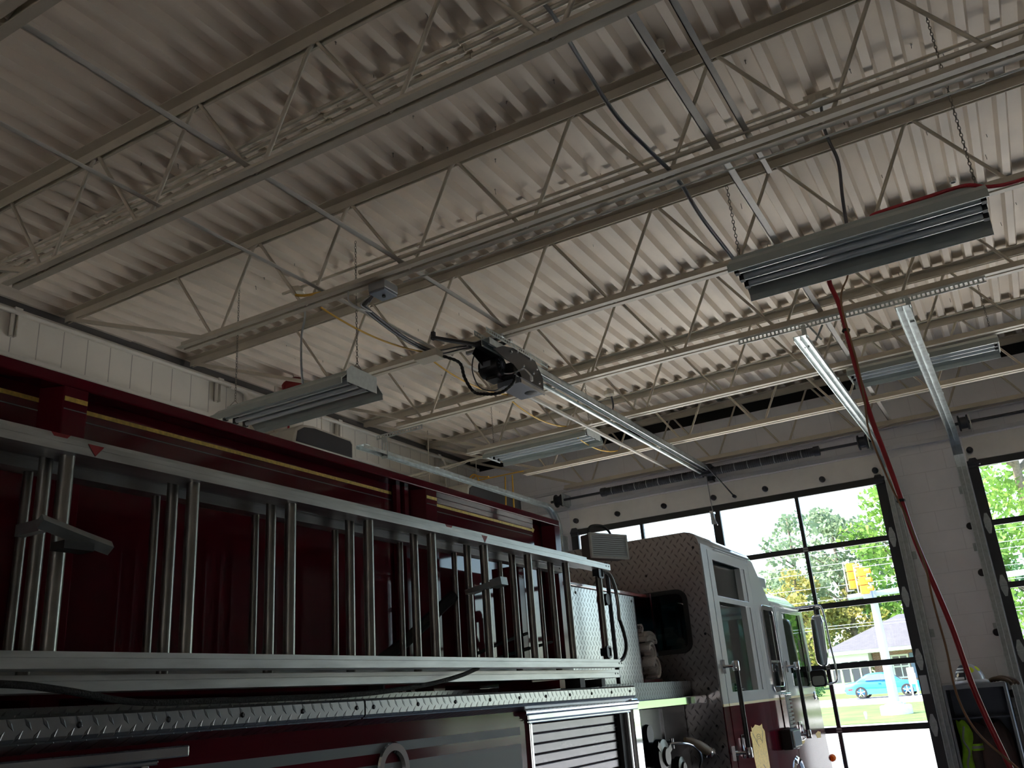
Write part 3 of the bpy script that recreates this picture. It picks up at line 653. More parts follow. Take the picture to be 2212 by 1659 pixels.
MB().tube(curve([(-3.52, 5.2, 4.17), (-3.4, 5.24, 4.15), (-3.25, 5.27, 4.155), (-3.18, 5.3, 4.16)]), .006, 8).tube(curve([(-3.52, 5.2, 4.18), (-3.4, 5.22, 4.17), (-3.25, 5.25, 4.17), (-3.18, 5.3, 4.17)]), .006, 8).build('control_cable', M['greycable'], t, smooth=60)
lone(MB().box(-3.485, -3.455, 6.1, 10.25, 4.225, 4.232).box(-3.43, -3.41, 6.05, 10.25, 4.17, 4.19), 'conduit', 'light painted conduit running beside the operator rail to the front wall', 'conduit', M['bar'], 'painted conduits along the joists')
# ------------------------------------------------------------------ slotted angle irons carrying the tracks
mb = MB(); perf(mb, -1.50, .26, 6.56, 4.13, 4.178); mb.box(-1.50, .26, 6.56, 6.60, 4.178, 4.182)
lone(mb, 'slotted_angle', 'slotted angle iron under the joist holding the two right-hand door tracks', 'bracket', M['galv'])
mb = MB()
for x, lab in ((-1.0, 'short slotted strap hanging the track left of the pillar'), (-.255, 'short slotted strap hanging the track right of the pillar')):
    s = MB().box(x-.018, x+.018, 6.552, 6.555, 3.97, 4.16)
    lone(s, 'track_hanger', lab, 'bracket', M['galv'], 'straps hanging the door tracks')
m2 = MB()
for i in range(7): m2.obox((-.965+.012*i, 6.55, 4.15-.022*i), (.014,.004,.030), Matrix.Rotation(-.5, 3, 'Y'))
m2.tube([(-.86, 6.55, 4.12), (-.93, 6.55, 4.01)], .008, 4)
lone(m2, 'gusset_strap', 'slotted brace crossing behind the near end of the track left of the pillar', 'bracket', M['galv'])
mb = MB(); perf(mb, -5.10, -4.56, 6.60, 4.12, 4.165); perf(mb, -5.04, -4.97, 6.598, 3.92, 4.14)
lone(mb, 'slotted_angle', 'slotted angle iron with a corner gusset holding the left-hand door track', 'bracket', M['galv'])
# ------------------------------------------------------------------ hanging hoses
H = [(-.57, 5.0, 3.78), (-.545, 5.0, 3.61), (-.53, 5.0, 3.24), (-.51, 5.0, 2.94), (-.48, 5.0, 2.70), (-.455, 5.0, 2.49), (-.43, 5.0, 2.24), (-.36, 5.0, 1.84), (-.32, 5.0, 1.50), (-.25, 5.0, 1.17), (-.12, 5.0, .6), (.05, 5.0, .1), (.3, 4.95, -.32), (.8, 4.9, -.335)]
lone(MB().tube(curve([(-.50, 4.80, 3.84)] + H), .0135, 10), 'air_hose', 'dark red hose hanging past the pillar between the doors', 'hose', M['redhose'], smooth=60)
Tn = [(-.45, 4.98, 3.80), (-.47, 4.97, 3.75), (-.53, 4.97, 3.61), (-.515, 4.97, 3.24), (-.52, 4.97, 3.02), (-.53, 4.97, 2.84), (-.485, 4.97, 2.55), (-.44, 4.97, 2.35), (-.41, 4.97, 2.12), (-.41, 4.97, 1.94), (-.40, 4.97, 1.72), (-.40, 4.97, 1.50), (-.35, 4.97, 1.33), (-.22, 4.97, 1.17), (0, 4.97, .9), (.3, 4.97, .5)]
lone(MB().tube(curve(Tn), .0055, 8), 'power_cord', 'thin tan cord hanging along the dark red hose', 'cord', M['tan'], smooth=60)
for z, x in ((3.45, -.538), (2.46, -.455)):
    lone(MB().lathe([(.02,-.008),(.024,0),(.02,.008)], (x, 4.99, z), 2, 10), 'cable_tie', 'black cable tie round the red hose ' + ('near the lamp' if z > 3 else 'beside the door frame'), 'tie', M['blackmat'], 'cable ties on the red hose')
# ------------------------------------------------------------------ left wall fittings
lone(MB().tube([(XW+.05, -4, 4.735), (XW+.05, 10.3, 4.735)], .02, 10), 'wall_pipe', 'painted pipe along the top of the left wall', 'pipe', M['trimw'], smooth=40)
for y, lab in ((1.3, 'painted channel bracket on the dark near part of the left wall'), (3.62, 'painted channel bracket above the near end of the truck'), (5.65, 'painted channel bracket beside the arched pipe on the left wall'), (7.39, 'painted channel bracket over the near ventilation unit'), (9.36, 'painted channel bracket nearest the far corner')):
    s = MB().box(XW, XW+.05, y-.022, y-.016, 4.54, 4.74).box(XW, XW+.05, y+.016, y+.022, 4.54, 4.74).box(XW, XW+.006, y-.022, y+.022, 4.54, 4.74).box(XW, XW+.075, y-.03, y+.03, 4.735, 4.765)
    lone(s, 'pipe_bracket', lab, 'bracket', M['trimw'], 'channel brackets along the left wall')
lone(MB().tube(curve([(XW+.05, 5.78, 4.72), (XW+.05, 5.95, 4.72), (XW+.05, 6.03, 4.62), (XW+.05, 6.03, 4.4), (XW+.05, 6.03, 3.6)]), .02, 10), 'wall_pipe', 'painted pipe arching down the left wall behind the hanging lamp', 'pipe', M['trimw'], smooth=60)
lone(MB().tube(curve([(XW+.05, 9.42, 4.73), (XW+.05, 9.5, 4.68), (XW+.05, 9.52, 4.5), (XW+.05, 9.52, 3.5)]), .02, 10), 'wall_pipe', 'painted pipe turning down the left wall near the far corner', 'pipe', M['trimw'], smooth=60)
lone(MB().box(XW, XW+.08, 10.05, 10.3, 4.36, 4.50), 'wall_box', 'small grey box on the left wall by the corner', 'box', M['boxes'], bevel=.005)
lone(MB().tube([(XW+.04, 6.6, 4.9), (XW+.04, 6.6, 3.2)], .012, 8), 'red_pipe', 'thin red pipe down the left wall between lamp and ventilation unit', 'pipe', M['redhose'], smooth=60)
def unit(label, y0, y1, x0, x1, z0, z1):
    t = thing('ventilation_unit', label, 'ventilation unit', ((x0+x1)/2, (y0+y1)/2, z0), 'rounded ventilation units by the left wall')
    o = rrect(y0, y1, z0, z1+.12, .12, 6)
    top = [(y0, z0), (y1, z0), (y1, z1-.04), (y1-.03, z1), (y0+.30, z1+.02), (y0+.14, z1), (y0+.04, z1-.06)]
    MB().prism(top, 0, x0, x1-.02).build('casing', M['beige'], t, bevel=.015)
    inn = [(y0+.04, z0+.03), (y1-.03, z0+.03), (y1-.03, z1-.055), (y1-.06, z1-.025), (y0+.30, z1-.01), (y0+.15, z1-.03), (y0+.06, z1-.085)]
    MB().prism(inn, 0, x1-.03, x1-.012).build('dark_grille', M['blackmat'], t)
    MB().box(x0, x1+.003, y0, y1+.01, z0-.02, z0+.015).build('base_tray', M['boxw'], t, bevel=.006)
    MB().tube([(x0+.05, y0+.1, z1), (x0+.05, y0+.1, 4.86)], .006, 6).tube([(x0+.05, y1-.1, z1), (x0+.05, y1-.1, 4.86)], .006, 6).build('hanger_rod', M['conduit'], t)
unit('rounded beige ventilation unit with dark grille just over the truck by the lamp', 6.22, 7.13, -6.22, -5.80, 4.16, 4.385)
unit('beige ventilation unit with dark grille in the far corner behind the yellow cables', 8.55, 9.85, -5.95, -5.3, 3.92, 4.11)
rb = MB()
rings = []
for i in range(8):
    a = i/7; rr = .11*math.sin(PI*(.12+.82*a))+.012; rings.append([Vector((-5.80 + rr*1.0*math.cos(2*PI*k/14)*(1+.12*math.sin(3*k)), 6.26 + rr*1.5*math.sin(2*PI*k/14)*(1+.10*math.cos(5*k+i)), 4.62 + .22*a)) for k in range(14)])
rb.loft(rings)
t = thing('red_bag', 'crumpled red cover on something hung behind the lamp over the truck', 'cover', (-5.8, 6.26, 4.6))
rb.build('cover', M['redbag'], t, smooth=50)
MB().tube([(-5.80, 6.24, 4.82), (-5.80, 6.20, 4.83), (-5.80, 6.17, 4.885)], .004, 6).build('hanging_wire', M['chain'], t)
# yellow cables hanging in the far corner
lone(MB().tube(curve([(-5.35, 9.12, 4.26), (-5.5, 9.2, 4.30), (-5.62, 9.25, 4.34), (-5.75, 9.28, 4.25), (-5.80, 9.3, 4.05), (-5.72, 9.3, 3.98), (-5.62, 9.3, 4.1), (-5.60, 9.3, 4.28), (-5.66, 9.3, 4.38), (-5.76, 9.3, 4.3), (-5.86, 9.3, 3.9), (-5.9, 9.3, 3.5)]), .009, 8), 'yellow_cable', 'coiled loop of yellow cable hanging in the far left corner', 'cable', M['yellow'], smooth=60)
lone(MB().tube([(-5.22, 9.3, 4.27), (-5.24, 9.3, 3.9), (-5.24, 9.3, 3.2)], .009, 8), 'yellow_cable', 'left of two straight yellow cables hanging in front of the corner unit', 'cable', M['yellow'], smooth=60)
lone(MB().tube([(-5.12, 9.3, 4.27), (-5.13, 9.3, 3.9), (-5.12, 9.3, 3.2)], .009, 8), 'yellow_cable', 'right of two straight yellow cables hanging in front of the corner unit', 'cable', M['yellow'], smooth=60)
lone(MB().tube([(-5.7, 9.18, 4.262), (-4.4, 9.2, 4.258), (-3.9, 9.2, 4.262), (-3.0, 9.2, 4.258)], .008, 8), 'yellow_cable', 'yellow cable lying along the second joist from the front wall', 'cable', M['yellow'], smooth=60)
lone(MB().tube([(-6.2, 8.05, 4.14), (-5.2, 8.06, 4.17), (-3.55, 8.0, 4.20), (-3.35, 7.8, 4.20)], .012, 8).tube([(-6.2, 8.04, 4.12), (-5.4, 8.05, 4.12), (-5.0, 8.05, 4.16)], .006, 6), 'conduit', 'painted conduit crossing from the left wall below the far left lamp', 'conduit', M['conduit'], 'painted conduits along the joists', smooth=60)
# ------------------------------------------------------------------ fire truck
TR = thing('fire_truck', 'maroon and white fire truck with tread plate trim parked in the bay', 'fire truck', (-3.05, 3.2, FZ))
def pt(mb, name, m, par=None, **k): return mb.build(name, m, par or TR, **k)
XS = -1.87; XO = -4.23
# rear body
pt(MB().box(XO, XS-.06, -2.7, 4.53, .2, 1.60), 'body_core', M['maroon'])
sk = [rect(3.38, 4.38, .1, 1.535), rect(-.55, 1.50, .1, 1.535)]
pt(MB().plate(rect(-2.7, 4.53, .15, 1.60), sk, 0, XS-.03, XS), 'side_panel', M['maroon'])
# reflective stripes on the side panel
s = MB()
for a, b in ((1.56, 3.30),):
    s.box(XS, XS+.002, a, b, 1.495, 1.524).box(XS, XS+.002, a, b, 1.20, 1.463)
pt(s, 'stripe', M['stripe'])
pt(MB().box(XS, XS+.006, 1.54, 3.32, 1.549, 1.553).box(XS, XS+.012, 1.545, 3.30, 1.535, 1.54), 'body_moulding', M['maroon'])
# roller shutters
def shutter(y0, y1, name='roller_shutter'):
    b = MB(); z = 1.53; ph = .040
    while z > .12:
        b.prism([(XS-.034, z), (XS-.026, z-.004), (XS-.026, z-.034), (XS-.034, z-.0385)], 1, y0, y1); z -= ph
    # prism on axis 1 takes (x, z)
    o = pt(b, name, M['shutter'])
    f = MB().box(XS-.03, XS+.022, y0-.045, y1+.13, 1.545, 1.572).box(XS-.03, XS+.012, y0-.03, y1+.05, 1.533, 1.545)
    f.box(XS-.03, XS+.014, y0-.022, y0, .1, 1.535).box(XS-.03, XS+.014, y1+.0, y1+.022, .1, 1.535)
    MB().box(XS-.034, XS-.006, y1-.055, y1-.002, .1, 1.53).build('seal', M['blackmat'], o)
    f.build('shutter_frame', M['polish'], o, bevel=.004)
    return o
shutter(3.385, 4.375); shutter(-.55, 1.50)
pt(MB().box(XS-.02, XS+.018, 4.43, 4.53, .1, 1.60), 'corner_post', M['chrome'], bevel=.012)
pt(MB().tube([(XS+.02, 3.31, 1.575), (XS+.02, 4.5, 1.578)], .012, 8), 'drip_moulding', M['chrome'], smooth=60)
# round filler
fl = MB().lathe([(.0,-.035),(.045,-.035),(.05,-.02),(.052,0),(.078,.004),(.082,.012),(.078,.018),(.056,.018),(.05,.008)], (XS, 2.455, 1.443), 0, 36)
fo = pt(fl, 'fuel_filler', M['chrome'], smooth=40)
MB().lathe([(0,.004),(.02,.004),(.024,-.004),(.026,-.03),(0,-.03)], (XS, 2.455, 1.43), 0, 20).build('filler_cap', M['chrome'], fo, smooth=40)
# tread plate ledge in two lengths
for a, b in ((-2.7, 2.225), (2.232, 4.34)):
    o = pt(MB().prism([(-2.14, 1.657), (-1.795, 1.657), (-1.787, 1.650), (-1.787, 1.612), (-1.792, 1.605), (XS+.002, 1.588), (XS+.002, 1.582), (-1.80, 1.60), (-1.793, 1.612), (-1.793, 1.648), (-1.797, 1.651), (-2.14, 1.651)], 1, a, b), 'tread_ledge', M['dia_yz'])
    for y in (1.28, 1.51, 1.74, 1.96, 2.19, 2.27, 2.5, 2.72, 2.95, 3.17, 3.39, 3.61, 3.83, 4.05, 4.27):
        if a < y < b: MB().lathe([(0,.004),(.004,.004),(.007,.001),(.007,0),(0,0)], (-1.787, y, 1.632), 0, 8).build('screw', M['darkmetal'], o)
pt(MB().box(-2.098, -2.09, -2.7, 3.52, 1.657, 1.682).box(-2.098, -2.09, 3.72, 4.25, 1.657, 1.69), 'kick_plate', M['dia_yz'])
# upper hose-bed side with recessed panels
XR = -2.165; XP = -2.10
pt(MB().box(-4.0, XR, -2.7, 4.30, 1.60, 2.50), 'upper_body', M['gloss'])
pp = MB().box(XR, XP, -2.7, 4.30, 2.497, 2.530).box(-4.0, -3.9, -2.7, 4.3, 2.45, 2.53)
pt(pp, 'top_flange', M['maroon'], bevel=.004)
for a, b in ((.78, .86), (1.05, 1.10), (1.374, 1.446), (3.045, 3.128), (4.235, 4.30)):
    pt(MB().prism([(XR, a-.03), (XP, a), (XP, b), (XR, b)], 2, 1.66 if a < 4 else 1.66, 2.497), 'side_post', M['maroon'], bevel=.003)
pt(MB().box(XR, XR+.02, 2.90, 2.925, 1.66, 2.497).box(XR, XR+.025, 2.95, 2.975, 1.66, 2.497), 'side_rib', M['maroon'])
pt(MB().box(XR, XP-.01, -2.7, 4.235, 1.70, 1.78), 'lower_flange', M['maroon'])
pt(MB().box(XR, XR+.004, 1.125, 1.15, 1.8, 2.49), 'dark_slot', M['blackmat'])
g1 = MB(); g2 = MB()
for a, b, x in ((1.16, 1.37, XR), (1.376, 1.444, XP), (1.448, 2.89, XR), (3.05, 3.126, XP), (3.13, 4.10, XR)):
    g1.box(x, x+.0015, a, b, 2.456 + (.0 if x == XR else -.001), 2.468); g2.box(x, x+.0012, a, b, 2.432, 2.4345)
g1.add([(XR+.0015, 4.10, 2.478), (XR+.0015, 4.13, 2.470), (XR+.0015, 4.11, 2.45), (XR+.0015, 4.10, 2.452)], [(0,1,2,3)])
pt(g1, 'gold_stripe', M['gold']); pt(g2, 'pin_stripe', M['stripe'])
# pump house
pt(MB().box(-4.0, -2.115, 4.30, 5.24, 1.60, 2.185), 'pump_house', M['maroon'])
pt(MB().box(-2.115, -2.10, 4.31, 5.235, 1.66, 2.183), 'tread_side', M['dia_yz'])
pt(MB().box(-4.0, -2.085, 4.30, 5.42, 2.186, 2.207), 'pump_house_cap', M['redtrim'], bevel=.004)
pt(MB().box(-2.125, -2.105, 5.245, 5.262, 1.66, 2.186).box(-2.145, -2.13, 5.29, 5.31, 1.66, 2.186), 'edge_strip', M['polish'])
pt(MB().box(-4.0, -2.4, 5.24, 5.70, 1.60, 2.05), 'hose_tray', M['maroon'])
pt(MB().box(-2.15, -2.12, 5.265, 5.62, 1.655, 1.70), 'tray_lip', M['maroon'])
for y in (4.42, 4.83, 5.2):
    MB().lathe([(0,.004),(.006,.004),(.009,0),(0,0)], (-2.10, y, 2.155), 0, 8).build('screw', M['darkmetal'], TR)
# step shelf and pump panel
pt(MB().box(-2.14, -1.98, 4.34, 5.69, 1.645, 1.655), 'step_shelf', M['dia_xy'])
pt(MB().box(-1.98, -1.965, 4.34, 5.69, 1.586, 1.675), 'shelf_front', M['plate_dark'])
pt(MB().box(-2.05, -1.872, 4.535, 5.69, 1.537, 1.586), 'shelf_fascia', M['chrome'], bevel=.006)
pt(MB().box(-4.0, -2.03, 4.53, 5.70, .1, 1.56), 'pump_panel', M['panelblack'])
pg = MB()
for z in (1.50, 1.43, 1.36, 1.29): pg.box(-1.96, -1.95, 4.585, 4.60, z-.03, z+.012)
pt(pg, 'bolt_strip', M['polish'])
def cap_(y, z, r, L=.10, m='panelblack'):
    return MB().lathe([(0,L),(r*.5,L),(r*.6,L*.9),(r*1.05,L*.85),(r*1.08,L*.55),(r*.9,L*.5),(r*.92,0),(0,0)], (-2.03, y, z), 0, 24)
o = pt(cap_(4.98, 1.285, .085, .13), 'intake_cap', M['black'], smooth=35)
hb = MB()
for k in range(3):
    a = 2*PI*k/3+.4; hb.obox((-1.93, 4.98+math.cos(a)*.09, 1.285+math.sin(a)*.09), (.03,.035,.05), Matrix.Rotation(-(a-PI/2), 3, 'X').transposed())
hb.build('cap_lug', M['black'], o)
o = pt(cap_(5.28, 1.20, .06, .11), 'intake_cap', M['black'], smooth=35)
pt(MB().tube(curve([(-1.98, 5.18, 1.335), (-1.93, 5.24, 1.337), (-1.90, 5.36, 1.32), (-1.89, 5.46, 1.28), (-1.90, 5.52, 1.23), (-1.93, 5.56, 1.18)]), .008, 8), 'valve_handle', M['chrome'], smooth=60)
pt(MB().cyl((-1.96, 5.22, 1.31), (-1.96, 5.22, 1.365), .012, 10).cyl((-2.03, 5.22, 1.345), (-1.95, 5.22, 1.345), .01, 8), 'valve_stem', M['polish'], smooth=40)
pt(MB().tube([(-1.92, 5.33, 1.352), (-1.90, 5.38, 1.335), (-1.885, 5.45, 1.31), (-1.875, 5.52, 1.285), (-1.87, 5.56, 1.27)], [.012,.022,.028,.03,.026], 12), 'nozzle_grip', mat('tan leather grip', (.30,.22,.14), .6), smooth=40)
pt(MB().lathe([(0,.03),(.025,.03),(.033,.015),(.033,-.03),(.02,-.035),(0,-.035)], (-1.87, 5.60, 1.262), 1, 16), 'nozzle_tip', M['chrome'], smooth=40)
pt(MB().lathe([(0,.02),(.05,.02),(.055,.0),(0,0)], (-2.03, 5.03, 1.40), 0, 16), 'panel_fitting', M['darkmetal'], smooth=40)
pt(MB().box(-2.03, -2.02, 5.28, 5.285, .2, 1.53), 'panel_seam', M['polish'])
pt(MB().tube([(-1.99, 4.86, 1.24), (-1.93, 4.96, 1.235)], .007, 8).lathe([(0,-.012),(.012,0),(0,.012)], (-1.93, 4.97, 1.235), 1, 8), 'valve_lever', M['polish'], smooth=40)
# cab
ZR = 2.525
CX0, CX1 = XO, -1.80
wy = [(-1.935-.42, 1.86), (-1.935, 2.235)]
win = [(p[0], p[1]) for p in rrect(-2.36, -1.932, 1.858, 2.232, .055)]
co_ = [(CX0, .15), (-1.79, .15), (-1.79, 2.51)] + [(-1.79-.085+.085*math.cos(a), 2.522+.085*math.sin(a)) for a in [math.radians(q) for q in (0,22,45,67,90)]] + [(CX0+.085-.085*math.sin(a), 2.522+.085*math.cos(a)) for a in [math.radians(q) for q in (0,22,45,67,90)]] + [(CX0, 2.51)]
pt(MB().plate(co_, [win], 1, 5.71, 5.718), 'cab_back_plate', M['dia_xz'])
wf = MB().plate(rrect(-2.375, -1.917, 1.843, 2.247, .07), [rrect(-2.345, -1.947, 1.873, 2.217, .042)], 1, 5.696, 5.722)
o = pt(wf, 'back_window', M['blackmat'], bevel=.004)
MB().box(-2.35, -1.94, 5.706, 5.711, 1.868, 2.222).build('pane', M['tint'], o)
MB().box(-2.165, -2.155, 5.69, 5.70, 1.84, 2.24).build('window_strip', M['polish'], o)
for x, z in ((-1.83, 2.50), (-1.83, 1.95), (-1.86, 1.62), (-1.84, 1.4), (-1.82, 1.28), (-2.18, 2.36)):
    MB().lathe([(0,-.004),(.006,-.004),(.009,0),(0,0)], (x, 5.71, z), 1, 8).build('screw', M['blackmat'], TR)
up = [(5.722, 1.512), (5.722, ZR), (6.965, ZR), (7.285, 2.245), (8.29, 2.235), (8.44, 1.512)]
dn = [(5.722, .15), (5.722, 1.504), (8.44, 1.504), (8.56, .9), (8.56, .15)]
W1 = rect(5.94, 6.70, 2.20, 2.435); W2 = rect(5.955, 6.71, 1.59, 2.16)
W1 = [(5.945,2.198),(6.60,2.198),(6.70,2.198),(6.70,2.436),(5.935,2.436)]
W3 = rrect(6.995, 7.325, 1.582, 2.178, .04); W4 = [(7.63, 1.595), (8.35, 1.58), (8.29, 2.175), (7.64, 2.168)]
for a, b, nm in ((CX1, CX1+.012, 'cab_side'), (CX0, CX0+.012, 'cab_far_side')):
    pt(MB().plate(up, [rect(5.93, 6.71, 1.585, 2.44), W3, W4], 0, a, b), nm, M['cabwhite'])
    pt(MB().plate(dn, [], 0, a, b), nm+'_lower', M['maroon'])
X1 = CX1+.013
def skin(y0, y1, z0, z1, holes, nm):
    o = pt(MB().mat(0).plate(rect(y0, y1, max(z0, 1.522), z1), holes, 0, X1, X1+.006).mat(1).box(X1, X1+.006, y0, y1, .15, 1.506), nm, [M['cabwhite'], M['maroon']], bevel=.0015)
    MB().box(X1, X1+.0065, y0, y1, 1.506, 1.522).build('gold_stripe', M['goldlight'], o)
    return o
# strip behind the door, rear crew door, centre panel, front door
rs_ = pt(MB().mat(0).box(X1, X1+.004, 5.722, 5.84, 1.522, 2.52).mat(1).box(X1, X1+.004, 5.722, 5.84, .15, 1.506).mat(2).box(X1, X1+.0045, 5.722, 5.84, 1.506, 1.522), 'cab_rear_strip', [M['cabwhite'], M['maroon'], M['goldlight']])
cd = skin(5.848, 6.815, .15, 2.497, [W1, W2], 'crew_door')
MB().box(X1-.045, X1-.040, 5.93, 6.72, 1.58, 2.45).build('pane', M['cabglass'], cd)
pt(MB().box(X1-.35, X1-.33, 5.75, 6.9, 1.3, 2.5), 'crew_window_backing', M['windowtone'])  # panel added so the crew window reads grey-teal
MB().box(X1-.04, X1, 6.60, 6.71, 1.59, 2.436).build('window_jamb', M['cabwhite'], cd)
cp_ = pt(MB().mat(0).plate([(6.825, 1.522), (7.43, 1.522), (7.43, 2.235), (7.285, 2.24), (6.965, 2.515), (6.825, 2.515)], [W3], 0, X1, X1+.004).mat(1).box(X1, X1+.004, 6.825, 7.47, .15, 1.506).mat(2).box(X1, X1+.0045, 6.825, 7.45, 1.506, 1.522), 'cab_centre_panel', [M['cabwhite'], M['maroon'], M['goldlight']])
o = pt(MB().plate(rrect(6.975, 7.345, 1.562, 2.198, .055), [rrect(7.015, 7.305, 1.602, 2.158, .03)], 0, X1, X1+.016), 'side_window', M['chrome'], bevel=.004)
MB().box(X1-.004, X1+.002, 7.0, 7.32, 1.59, 2.17).build('pane', M['tint'], o)
MB().box(X1+.002, X1+.008, 7.01, 7.31, 1.775, 1.79).build('window_bar', M['polish'], o)
fd = skin(7.438, 8.40, .15, 2.205, [W4], 'front_door')
MB().box(X1-.004, X1, 7.62, 8.36, 1.57, 2.185).build('pane', M['cabglass'], fd)
MB().box(X1-.03, X1+.004, 8.20, 8.215, 1.6, 2.17).build('window_divider', M['blackmat'], fd)
pt(MB().tube([(X1-.15, 7.72, 1.62), (X1-.15, 7.72, 1.88), (X1-.15, 7.76, 1.93), (X1-.15, 7.86, 1.93), (X1-.15, 7.9, 1.88), (X1-.15, 7.9, 1.62)], .014, 8), 'interior_grab_rail', M['blackmat'], smooth=60)
# roof
def ring(y, zb, zt, ins=.09):
    xa, xb = XO, -1.79; pts = []
    for q in (0, 30, 60, 90): a = math.radians(q); pts.append((xb-ins+ins*math.cos(a), y, zb+(zt-zb)*math.sin(a)))
    for q in (90, 60, 30, 0): a = math.radians(q); pts.append((xa+ins-ins*math.cos(a), y, zb+(zt-zb)*math.sin(a)))
    return [Vector(p) for p in pts]
rf = MB().loft([ring(5.72, 2.52, 2.61), ring(6.90, 2.52, 2.605), ring(6.99, 2.50, 2.585), ring(7.27, 2.24, 2.34), ring(7.32, 2.225, 2.325), ring(8.08, 2.225, 2.328), ring(8.25, 2.215, 2.30), ring(8.32, 2.20, 2.235)])
pt(rf, 'cab_roof', M['cabwhite'], smooth=35)
pt(MB().box(X1, X1+.014, 6.0, 6.75, 2.508, 2.514).box(X1, X1+.02, 5.95, 6.85, 2.522, 2.528), 'rain_gutter', M['cabwhite'])
pt(MB().box(X1, X1+.014, 7.3, 8.27, 2.215, 2.221), 'rain_gutter', M['cabwhite'])
pt(MB().box(-1.93, -1.80, 7.16, 7.36, 2.345, 2.43), 'roof_beacon', M['lens'], bevel=.008)
pt(MB().prism([(8.29, 2.235), (8.32, 2.235), (8.48, 1.50), (8.45, 1.50)], 0, XO, -1.80), 'windscreen', M['tint'])
pt(MB().box(XO, -1.80, 8.44, 8.60, .15, 1.50), 'cab_front', M['maroon'], bevel=.03)
pt(MB().box(XO-.05, -1.82, 8.6, 9.1, .05, .45), 'front_bumper', M['chrome'], bevel=.03)
pt(MB().box(XO+.02, -1.82, 6.3, 8.3, .3, 1.30), 'cab_interior', M['blackmat'])
# hand rails
for y, z0, z1, nm in ((5.835, 1.233, 1.744, 'crew'), (7.50, 1.240, 1.743, 'front')):
    o = pt(MB().tube([(-1.70, y, z0-.01), (-1.70, y, z1+.01)], .0155, 12), 'grab_rail', M['railrubber'], smooth=40)
    for z in (z0, z1):
        s_ = MB().lathe([(.0,-.03),(.020,-.03),(.022,-.024),(.022,.024),(.018,.03),(0,.03)], (-1.70, y, z), 2, 14)
        s_.tube([(-1.71, y, z), (-1.74, y-.006, z+.0), (X1+.006, y-.01, z)], [.014, .010, .013], 8)
        s_.box(X1+.004, X1+.014, y-.04, y+.015, z-.042, z+.042)
        s_.build('rail_bracket', M['chrome'], o, smooth=40)
for y in (6.03, 7.62):
    pt(MB().box(X1+.006, X1+.012, y-.05, y+.06, 1.19, 1.33).box(X1+.012, X1+.03, y-.03, y+.02, 1.20, 1.31), 'door_latch', M['chrome'], bevel=.004)
# mirrors
o = pt(MB().tube(curve([(-1.80, 8.27, 2.236), (-1.70, 8.28, 2.236), (-1.62, 8.29, 2.24), (-1.585, 8.30, 2.22), (-1.572, 8.3, 2.1), (-1.568, 8.3, 1.9), (-1.558, 8.3, 1.73), (-1.565, 8.3, 1.62), (-1.60, 8.3, 1.595), (-1.66, 8.3, 1.587), (-1.73, 8.3, 1.60), (-1.80, 8.3, 1.62)], 5), .0085, 8), 'mirror_arm', M['chrome'], smooth=60)
mr = [(-1.712, 1.80), (-1.700, 2.10), (-1.685, 2.15), (-1.66, 2.165), (-1.62, 2.165), (-1.60, 2.15), (-1.592, 2.10), (-1.606, 1.80), (-1.622, 1.745), (-1.65, 1.735), (-1.68, 1.74), (-1.705, 1.765)]
MB().prism(mr, 1, 8.30, 8.36).build('mirror_shell', M['chrome'], o, bevel=.012)
mi = [(x*.88-1.654*.12, z*.93+1.95*.07) for x, z in mr]
MB().prism(mi, 1, 8.294, 8.302).build('mirror_face', mat('mirror face', (.45,.45,.47), .03, 1.), o)
MB().tube([(-1.653, 8.33, 2.17), (-1.653, 8.33, 2.24)], .008, 6).tube([(-1.65, 8.32, 1.74), (-1.645, 8.32, 1.70)], .01, 6).build('mirror_stem', M['darkmetal'], o)
m2 = rrect(-1.78, -1.65, 1.572, 1.71, .03)
MB().prism(m2, 1, 8.28, 8.33).build('lower_mirror', M['blackmat'], o, bevel=.008)
MB().prism(rrect(-1.765, -1.665, 1.585, 1.66, .02), 1, 8.274, 8.28).build('lower_mirror_face', M['enamel'], o)
# vent, scene light, badge, round filler
o = pt(MB().box(X1+.006, X1+.045, 7.14, 7.165, 1.17, 1.545).box(X1+.006, X1+.03, 7.165, 7.40, 1.535, 1.55), 'cab_vent', M['chrome'], bevel=.004)
vb = MB()
for i in range(12): vb.box(X1+.006, X1+.028, 7.17, 7.39, 1.19+.029*i, 1.19+.029*i+.014)
vb.box(X1+.004, X1+.008, 7.165, 7.40, 1.17, 1.54).build('vent_slats', M['darkmetal'], o)
o = pt(MB().box(X1+.006, X1+.085, 6.96, 7.20, 1.165, 1.305), 'scene_light', M['blackmat'], bevel=.012)
MB().box(X1+.085, X1+.10, 6.985, 7.19, 1.18, 1.29).box(X1+.02, X1+.06, 7.19, 7.27, 1.155, 1.172).build('light_lens', M['lens'], o, bevel=.006)
pt(MB().lathe([(0,.012),(.02,.012),(.032,.006),(.036,0),(0,0)], (X1+.006, 8.33, 1.505), 0, 20), 'round_badge', M['chrome'], smooth=40)
pt(MB().lathe([(.0,-.03),(.07,-.03),(.10,.0),(.14,.014),(.155,.0)], (X1+.004, 7.35, .945), 0, 32), 'round_bezel', M['chrome'], smooth=40)
